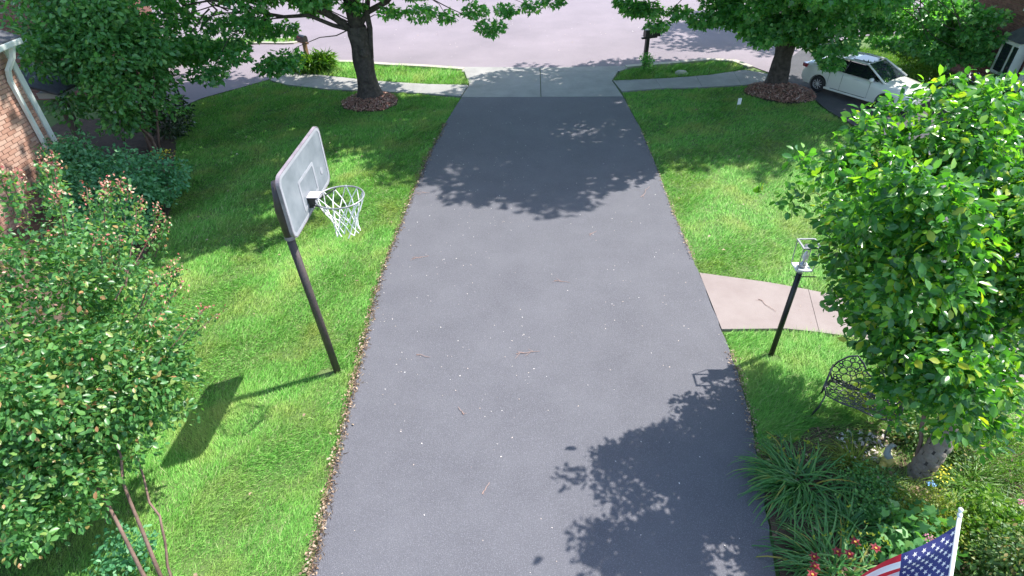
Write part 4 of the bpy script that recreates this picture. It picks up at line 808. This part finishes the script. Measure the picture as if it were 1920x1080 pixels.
# ---------------------------------------------------------------- flag on its pole
tip = Vector((3.21, 2.46, 1.82)); 
fl = thing('flag', 'stars and stripes flag hanging from a white pole in the bottom right corner', 'flag', (tip.x, tip.y, tip.z))
ddir = Vector((-.15, -.60, -.78)).normalized()
MB().tube([(0, 0, 0), ddir*1.7], .0145, 14).build('pole', M['white'], fl, smooth=True)
mb = MB(); Mx = ddir.to_track_quat('Z', 'Y').to_matrix(); mb.lathe([(.001, -.07), (.014, -.062), (.018, -.05), (.013, -.036), (.009, -.028), (.017, -.022), (.017, .0)], n=14, M=Mx); mb.build('finial', M['white'], fl, smooth=True)
HO, FLY = .80, 1.12; NU, NV = 60, 39
side = Vector((-1, .12, 0))
def cloth(u, v, off=0):
    """u along the fly, v along the pole"""
    base = ddir*(.06+v*HO*(1-.10*u)); down = Vector((-.66, -.04, -.64)).normalized(); a = u*FLY
    p = base+down*a*(1-.12*v)+ddir*(.12*a*(1-v))
    wv = .055*math.sin(v*11+u*3.5)*min(1, u*3)+.03*math.sin(v*23-u*5)*min(1, u*2.5)
    nrm = down.cross(ddir).normalized()
    return p+nrm*(wv+off)+ddir*.02*math.sin(u*9)
vs = [cloth(i/NU, j/NV) for i in range(NU+1) for j in range(NV+1)]; mb = MB(); fs = []; mi = []
cu = .38; 
mb.v = vs
for i in range(NU):
    for j in range(NV):
        a = i*(NV+1)+j; fs.append((a, a+1, a+NV+2, a+NV+1)); st = j//3; mi.append(2 if (i/NU < cu and st < 7) else (0 if st % 2 == 0 else 1))
mb.f = fs; mb.mi = mi; cl_o = mb.build('cloth', [M['flagred'], M['flagwhite'], M['flagblue']], fl, smooth=True)
for r in range(9):
    for k in range(6 if r % 2 == 0 else 5):
        v = (r+1)/10*(7/13); u = ((2*k+1 if r % 2 == 0 else 2*k+2)/12)*cu
        mb = MB()
        for sgn in (-1, 1):
            pts = []
            for q in range(10):
                a = 2*PI*q/10; rr_ = .021 if q % 2 == 0 else .009; pts.append(cloth(u+rr_*math.cos(a)/FLY, v+rr_*math.sin(a)/HO, sgn*.0025))
            c0 = cloth(u, v, sgn*.0025); mb.add([c0]+pts, [(0, 1+q, 1+(q+1) % 10) for q in range(10)])
        mb.build('star', M['flagwhite'], cl_o)

# ---------------------------------------------------------------- car
def car(loc, rz, S):
    h = thing('parked_car', 'white four-door sedan parked in the side driveway under the right maple', 'car', loc, rz); h.scale = (S, S, S)
    L0, L1 = -2.33, 2.33; WF, WR = 1.40, -1.42; AR = .375
    def W(x): 
        e = max(abs(x)-1.5, 0)/.83; return .90*(1-.22*e**3.0)
    def interp(tab, x):
        for (a, b), (c_, d) in zip(tab[:-1], tab[1:]):
            if x <= c_: u = (x-a)/(c_-a); u = u*u*(3-2*u)*.5+u*.5; return b+(d-b)*u
        return tab[-1][1]
    top = [(-2.33, .86), (-2.2, 1.02), (-1.7, 1.07), (-1.0, 1.02), (.7, .97), (1.1, .95), (1.8, .86), (2.15, .76), (2.33, .60)]
    bot = [(-2.33, .38), (-2.1, .24), (2.1, .2), (2.33, .3)]
    xs = sorted(set([L0, -2.28, -2.2, -2.1]+[WR+AR*math.sin(PI*(i/14-.5)) for i in range(15)]+[WF+AR*math.sin(PI*(i/14-.5)) for i in range(15)]+[-.85+.2*i for i in range(9)]+[1.85, 1.95, 2.1, 2.2, 2.28, L1]))
    secs = []
    for x in xs:
        w = W(x); zt = interp(top, x); zb = interp(bot, x); za = zb
        for c_ in (WR, WF):
            dx = x-c_
            if abs(dx) < AR: za = max(za, .31+math.sqrt(AR*AR-dx*dx))
        zc = za+(zt-za)*.0
        pts = [(0, zb+.02), (w-.28, zb+.02), (w-.26, za+.01), (w-.015, za), (w, za+.03), (w*1.0, max(za+.04, min(.62, zt-.08))), (w-.01, max(za+.05, zt-.17)), (w-.06, zt-.05), (w-.16, zt-.005), (w*.45, zt+.025), (0, zt+.035)]
        secs.append((x, pts))
    mb = MB(); n = 11; full = []
    for x, p in secs: full.append([(x, -y, z) for y, z in p]+[(x, y, z) for y, z in p[::-1][1:-1]])
    k = len(full[0]); vs = [q for f in full for q in f]
    fs = [(i*k+j, (i+1)*k+j, (i+1)*k+(j+1) % k, i*k+(j+1) % k) for i in range(len(full)-1) for j in range(k)]+[tuple(range(k)), tuple((len(full)-1)*k+j for j in range(k-1, -1, -1))]
    mb.add(vs, fs); body = mb.build('body', M['carpaint'], h, smooth=True)
    es = body.modifiers.new('e', 'EDGE_SPLIT'); es.split_angle = math.radians(48)
    # greenhouse
    G0, G1, Rf0, Rf1 = -1.75, 1.05, -1.0, .25; zr = 1.43
    def gp(x, side, hh):      # point on glasshouse side, hh 0..1 between belt and roof
        zb = interp(top, x)-.03; wb = W(x)-.09; wt = .60
        return Vector((x, side*(wb+(wt-wb)*hh), zb+(interp([(-1.75, 1.06), (-1.0, 1.40), (-.4, 1.44), (.25, 1.42), (1.05, .97)], x)-zb)*hh))
    rf = MB(); xs2 = [Rf0+(Rf1-Rf0)*i/8 for i in range(9)]; v = []
    for x in xs2:
        z = interp([(-1.0, 1.40), (-.4, 1.44), (.25, 1.42)], x)
        for t_ in (-1, -.8, -.4, 0, .4, .8, 1): v.append((x, t_*.62, z+.03*(1-t_*t_)))
    rf.add(v, [(i*7+j, (i+1)*7+j, (i+1)*7+j+1, i*7+j+1) for i in range(8) for j in range(6)]); ro = rf.build('roof', M['carpaint'], h, smooth=True); so_ = ro.modifiers.new('s', 'SOLIDIFY'); so_.thickness = .02
    MB().box((-.15, 0, 1.468), (.75, .8, .008)).build('sunroof', M['carglass'], h)
    def quadpatch(name, pts, m, par=h): 
        mb = MB(); a, b, c_, d = [Vector(p) for p in pts]; n_ = 6; vv = []
        for i in range(n_+1):
            for j in range(n_+1):
                u, w_ = i/n_, j/n_; p = a*(1-u)*(1-w_)+b*u*(1-w_)+c_*u*w_+d*(1-u)*w_; vv.append(p)
        mb.add(vv, [(i*(n_+1)+j, (i+1)*(n_+1)+j, (i+1)*(n_+1)+j+1, i*(n_+1)+j+1) for i in range(n_) for j in range(n_)]); return mb.build(name, m, par, smooth=True)
    quadpatch('windscreen', [(1.12, -.74, .97), (1.12, .74, .97), (.25, .56, 1.44), (.25, -.56, 1.44)], M['screen'])
    quadpatch('rear_window', [(-1.78, -.66, 1.06), (-1.78, .66, 1.06), (-1.0, .56, 1.43), (-1.0, -.56, 1.43)], M['carglass'])
    for s in (-1, 1):
        for a, b, c_, d in (((-1.62, 1.07), (-.52, 1.0), (-.50, 1.40), (-1.02, 1.37)), ((-.46, 1.0), (.95, .98), (.22, 1.39), (-.44, 1.41))):
            def q(p, top_): return (p[0], s*(.86 if not top_ else .635), p[1])
            quadpatch('side_window', [q(a, 0), q(b, 0), q(c_, 1), q(d, 1)], M['carglass'])
        mb = MB(); mb.tube([(-1.8, s*.80, 1.05), (-1.0, s*.62, 1.42), (-.4, s*.62, 1.455), (.25, s*.61, 1.435), (1.15, s*.79, .965)], [.045, .04, .035, .035, .04], 8); mb.build('roof_pillar', M['carpaint'], h, smooth=True)
        mb = MB(); mb.tube([(-.49, s*.865, 1.0), (-.47, s*.64, 1.42)], .03, 8); mb.build('door_pillar', M['trimdark'], h, smooth=True)
        mb = MB(); mb.lathe([(.001, -.1), (.07, -.08), (.09, 0), (.07, .07), (.001, .09)], (.72, s*.99, 1.03), 12, M=Matrix.Rotation(PI/2, 3, 'X')); mb.build('mirror', M['carpaint'], h, smooth=True)
        for x in (-.9, .1): MB().box((x, s*.905, .86), (.2, .025, .03)).build('door_handle', M['carpaint'], h, bevel=.008)
        mb = MB()
        for x in (-1.02, -.47, .68): mb.box((x, s*.897, .6), (.008, .012, .66))
        mb.box((-.1, s*.899, .30), (1.5, .012, .02)); mb.build('door_seams', M['trimdark'], h)
        MB().box((-.15, s*.87, .25), (1.95, .08, .09)).build('sill', M['carpaint'], h, bevel=.02)
        mb = MB(); mb.box((-2.19, s*.66, .90), (.26, .34, .16), s*.35); mb.build('tail_light', M['tail'], h, bevel=.03)
        mb = MB(); mb.box((2.10, s*.62, .67), (.34, .30, .10), -s*.45); mb.build('headlight', M['head'], h, bevel=.03)
        for wx in (WR, WF):
            wh = bpy.data.objects.new('wheel', None); col.objects.link(wh); wh.parent = h; wh.location = (wx, s*.80, .32)
            Mr = Matrix.Rotation(PI/2, 3, 'X')
            MB().lathe([(.2, -.1), (.225, -.11), (.3, -.10), (.325, -.06), (.328, 0), (.325, .06), (.3, .10), (.225, .11), (.2, .1)], n=32, M=Mr).build('tyre', M['tyre'], wh, smooth=True)
            mb = MB(); mb.lathe([(.228, s*-.10), (.215, s*-.095), (.205, s*-.05), (.2, s*.05)], n=32, M=Mr)
            for q in range(10):
                a = 2*PI*q/10; mb.box((math.cos(a)*.115, s*.075, math.sin(a)*.115), (.19, .02, .022), M=Matrix.Rotation(-a, 3, 'Y'))
            mb.lathe([(.001, s*-.1), (.04, s*-.095), (.045, s*-.06)], n=12, M=Mr); mb.build('rim', M['alloy'], wh)
            MB().lathe([(.001, s*-.02), (.2, s*-.02)], n=24, M=Mr).build('hub_disc', M['trimdark'], wh)
    MB().box((2.29, 0, .60), (.06, 1.0, .10)).build('grille', M['trimdark'], h, bevel=.01)
    MB().box((2.28, 0, .40), (.08, 1.3, .10)).build('lower_grille', M['trimdark'], h, bevel=.01)
    MB().box((2.33, 0, .61), (.02, .12, .10)).build('badge', M['alloy'], h, bevel=.01)
    MB().box((-.1, 0, .95), (1.9, 1.2, .1)).build('cabin_floor', M['trimdark'], h)
    for y in (-.36, .36): MB().box((.1, y, 1.10), (.14, .42, .5)).build('seat', M['brownpost'], h, bevel=.04)
    return h
hd = math.atan2(15.20-16.72, 9.22-8.15)
mid = Vector(((8.25+9.30)/2, (16.78+15.25)/2, 0)); off = Vector((-math.sin(hd), math.cos(hd), 0))
car((mid.x+off.x*.62, mid.y+off.y*.62, .0), hd, .68)

# ---------------------------------------------------------------- left brick house
def brick_wall(root, origin, ux, W_, Hh, m, bl=.215, bh=.078, gap=.011, singles=300, vis=True, depth=.02, minpx=0):
    """mortar sheet plus proud bricks; those showing largest are objects of their own"""
    o = Vector(origin); ux = Vector(ux).normalized(); nrm = Vector((ux.y, -ux.x, 0)); uz = Vector((0, 0, 1))
    mb = MB(); a = [o, o+ux*W_, o+ux*W_+uz*Hh, o+uz*Hh]; b = [p-nrm*.2 for p in a]
    mb.add([p-root.location for p in a+b], [(0, 1, 2, 3), (7, 6, 5, 4), (0, 4, 5, 1), (1, 5, 6, 2), (2, 6, 7, 3), (3, 7, 4, 0)]); wl = mb.build('wall', M['brickwall'], root)
    bm_ = MB(); d = depth; bm_.add([(0, -.05, 0), (bl-gap, -.05, 0), (bl-gap, -.05, bh-gap), (0, -.05, bh-gap), (0.002, d, 0.002), (bl-gap-.002, d, .002), (bl-gap-.002, d, bh-gap-.002), (.002, d, bh-gap-.002)], [(4, 5, 6, 7), (0, 1, 5, 4), (1, 2, 6, 5), (2, 3, 7, 6), (3, 0, 4, 7)])
    me = bm_.mesh('brick'); me.materials.append(m); cand = []
    B = Matrix(((ux.x, nrm.x, 0), (ux.y, nrm.y, 0), (0, 0, 1)))
    for r in range(int(Hh/bh)):
        x = -(bl/2)*(r % 2)
        while x < W_-.02:
            x0 = max(x, 0); x1 = min(x+bl, W_)
            if x1-x0 > .05: cand.append((x0, r*bh, (x1-x0-gap)/(bl-gap)))
            x += bl
    def scr(c_):
        p = o+ux*(c_[0]+bl/2)+uz*c_[1]; q = proj(p); return q
    inf = [c_ for c_ in cand if -10 < scr(c_)[0] < 1930 and -10 < scr(c_)[1] < 520] if vis else []
    inf.sort(key=lambda c_: scr(c_)[2]); sel = set(inf[:singles])
    for c_ in sel:
        ob = bpy.data.objects.new('brick', me); col.objects.link(ob); ob.parent = wl
        ob.matrix_basis = Matrix.Translation(o+ux*c_[0]+uz*c_[1]+nrm*random.uniform(-.002, .003)-root.location) @ B.to_4x4() @ Matrix.Diagonal((c_[2], 1, 1, 1))
    rest = MB()
    for c_ in cand:
        if c_ in sel: continue
        T_ = o+ux*c_[0]+uz*c_[1]-root.location
        rest.add([T_+B@Vector((v[0]*c_[2], v[1], v[2])) for v in bm_.v], bm_.f)
    if rest.v: q = rest.build('brickwork', m, wl); q['kind'] = 'stuff'
    return wl
XW, YC = -10.24, 11.70
hs = thing('brick_house', 'red brick house wall with white downpipe at the left edge', 'house', (XW, YC, 0))
brick_wall(hs, (XW, YC-6.2, -.05), (0, 1, 0), 6.2-.13, 2.95, M['brick'], singles=296)
MB().box((.0, -.06, 1.45), (.07, .13, 2.95)).build('corner_board', M['trimg'], hs)
mb = MB(); mb.tube([(.09, -.42, 2.4), (.09, -.42, .12), (.16, -.40, .02)], .05, 4); mb.tube([(.09, -.42, 2.38), (.14, -.40, 2.58), (.24, -.26, 2.78), (.29, -.18, 2.98)], .05, 4); mb.build('downpipe', M['trimg'], hs)
MB().box((.30, -3.2, 3.02), (.12, 6.5, .11)).build('gutter', M['trimg'], hs, bevel=.02)
MB().box((.12, -3.2, 2.98), (.26, 6.5, .05)).build('soffit', M['trimg'], hs)
MB().box((-2.0, -6.2+.1, 1.4), (4, .2, 2.8)).build('rear_wall', M['brickwall'], hs)
MB().box((-2.1, -.1, 1.4), (4, .19, 2.8)).build('front_wall', M['brick'], hs)
MB().add([(.34, -6.4, 3.10), (.34, .06, 3.10), (-5.0, .06, 5.1), (-5.0, -6.4, 5.1), (.34, -6.4, 3.06), (.34, .06, 3.06), (-5.0, .06, 5.05), (-5.0, -6.4, 5.05)], [(0, 1, 2, 3), (7, 6, 5, 4), (0, 4, 5, 1), (1, 5, 6, 2), (3, 2, 6, 7), (0, 3, 7, 4)]).build('roof', M['shingle'], hs)
h2 = thing('brick_wing', 'darker brick house wing with a pale blue gutter behind the downpipe', 'house', (-15.2, 17.2, 0))
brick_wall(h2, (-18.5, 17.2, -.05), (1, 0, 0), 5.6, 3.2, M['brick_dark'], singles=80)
MB().box((.9, -.12, 3.12), (5.6, .16, .16)).build('gutter', M['bluegrey'], h2, bevel=.02)
MB().add([(-3.5, -.2, 3.2), (2.5, -.2, 3.2), (2.5, 4, 5), (-3.5, 4, 5)], [(0, 1, 2, 3)]).build('roof', M['shingle'], h2).modifiers.new('s', 'SOLIDIFY').thickness = .05
MB().box((2.3, 2, 1.5), (.15, 4, 3.1)).build('side_wall', M['brick_dark'], h2)
pc = thing('porch', 'small porch roof on a grey-brown post behind the left house corner', 'porch', (-10.75, 13.0, 0))
MB().box((.0, .0, .75), (.16, .16, 1.55)).build('post', M['brownpost'], pc, bevel=.01)
MB().box((-.1, .2, 1.55), (.55, .7, .12)).build('beam', M['trimg'], pc)
MB().add([(.25, -.3, 1.65), (.25, .8, 1.65), (-.9, .8, 2.0), (-.9, -.3, 2.0)], [(0, 1, 2, 3)]).build('roof', M['shingle'], pc).modifiers.new('s', 'SOLIDIFY').thickness = .05

# ---------------------------------------------------------------- right brick house
h3 = thing('brick_house', 'dark brick house with a white-trimmed bay at the top right edge', 'house', (12.95, 16.0, 0))
ux3 = Vector((0, -1, 0))
def hp(a, b, z): return Vector((-b, -a, z))      # a along the wall towards the camera, b out of the wall
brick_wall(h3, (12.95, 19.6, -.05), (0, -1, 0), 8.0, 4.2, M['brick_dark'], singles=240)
def hb(name, a, b, z, d, m, par=h3, bev=0): return MB().box(hp(a, b, z), (d[1], d[0], d[2]), 0).build(name, m, par, bevel=bev)
hb('corner_post', .55, .16, 1.45, (.14, .14, 2.9), M['trimg'])
hb('gutter', -.3, .2, 3.1, (7.4, .16, .16), M['trimg'])
wd_ = hb('bay_window', -.12, .22, 1.05, (.62, .30, .85), M['trimg'], bev=.01)
hb('pane', -.17, .375, 1.05, (.30, .02, .68), M['glassy'], wd_); hb('pane', .13, .375, 1.05, (.14, .02, .68), M['glassy'], wd_)
mb = MB(); P_ = [hp(-.5, .02, 1.50), hp(.25, .02, 1.50), hp(.25, .42, 1.50), hp(-.5, .42, 1.50), hp(-.3, .04, 1.82), hp(.05, .04, 1.82)]
mb.add(P_, [(0, 1, 2, 3), (3, 2, 5, 4), (0, 3, 4), (2, 1, 5), (1, 0, 4, 5)]); mb.build('bay_roof', M['shingle'], h3)
w2 = hb('window', -.35, .06, 2.35, (.5, .08, .5), M['trimg']); hb('pane', -.35, .11, 2.35, (.38, .02, .38), M['glassy'], w2)
mb = MB(); q = [hp(-4.2, .35, 3.2), hp(4.2, .35, 3.2), hp(4.2, -4.5, 5.2), hp(-4.2, -4.5, 5.2)]; mb.add(q, [(0, 1, 2, 3)]); mb.build('roof', M['shingle'], h3).modifiers.new('s', 'SOLIDIFY').thickness = .06

# ---------------------------------------------------------------- twigs on the driveway
def twig(loc, L, rz, label, forks=3, seed=0):
    g = random.Random(seed); t = thing('fallen_twig', label, 'twig', (loc[0], loc[1], .018), rz, group='fallen twigs on the driveway')
    pts, rad = branch((-L/2, 0, 0), (L/2, g.uniform(-.05, .05), .01), .005, .0025, .0, 5, .05, seed); MB().tube([(p.x, p.y, abs(p.z)) for p in pts], rad, 5).build('stem', M['twig'], t)
    for k in range(forks):
        p = pts[1+k % 4]; a = g.uniform(.4, .9)*(1 if k % 2 else -1); l = L*g.uniform(.25, .45)
        MB().tube([(p.x, p.y, .003), (p.x-l*math.cos(a), p.y+l*math.sin(a), .012)], [.003, .0015], 4).build('side_shoot', M['twig'], t)
twig((-.03, 6.1), .34, .25, 'forked fallen twig in the middle of the driveway', 4, 1)
twig((-1.55, 6.0), .22, -.5, 'thin curved twig by the left driveway edge near the hoop', 1, 2)
twig((.55, 7.8), .26, -.2, 'small forked twig above the middle of the driveway', 3, 3)
twig((2.42, 10.9), .5, 1.1, 'long thin twig on the shaded right side of the driveway', 1, 4)
twig((-2.3, 10.9), .4, .1, 'branched twig at the left edge where the shade ends', 4, 5)
twig((-.5, 3.85), .16, .9, 'short brown twig near the bottom of the driveway', 1, 6)
twig((-1.95, 8.55), .3, .3, 'pale twig near the left driveway edge above the hoop net', 3, 7)
twig((1.2, 9.3), .2, .8, 'tiny twig near the far shade line on the right half of the driveway', 2, 11)
twig((-.9, 5.0), .15, 2.2, 'small twig left of the driveway centre', 2, 12)
twig((3.75, 7.15), .36, -1.0, 'thin twig lying across the front walk by the lamp post', 1, 8)
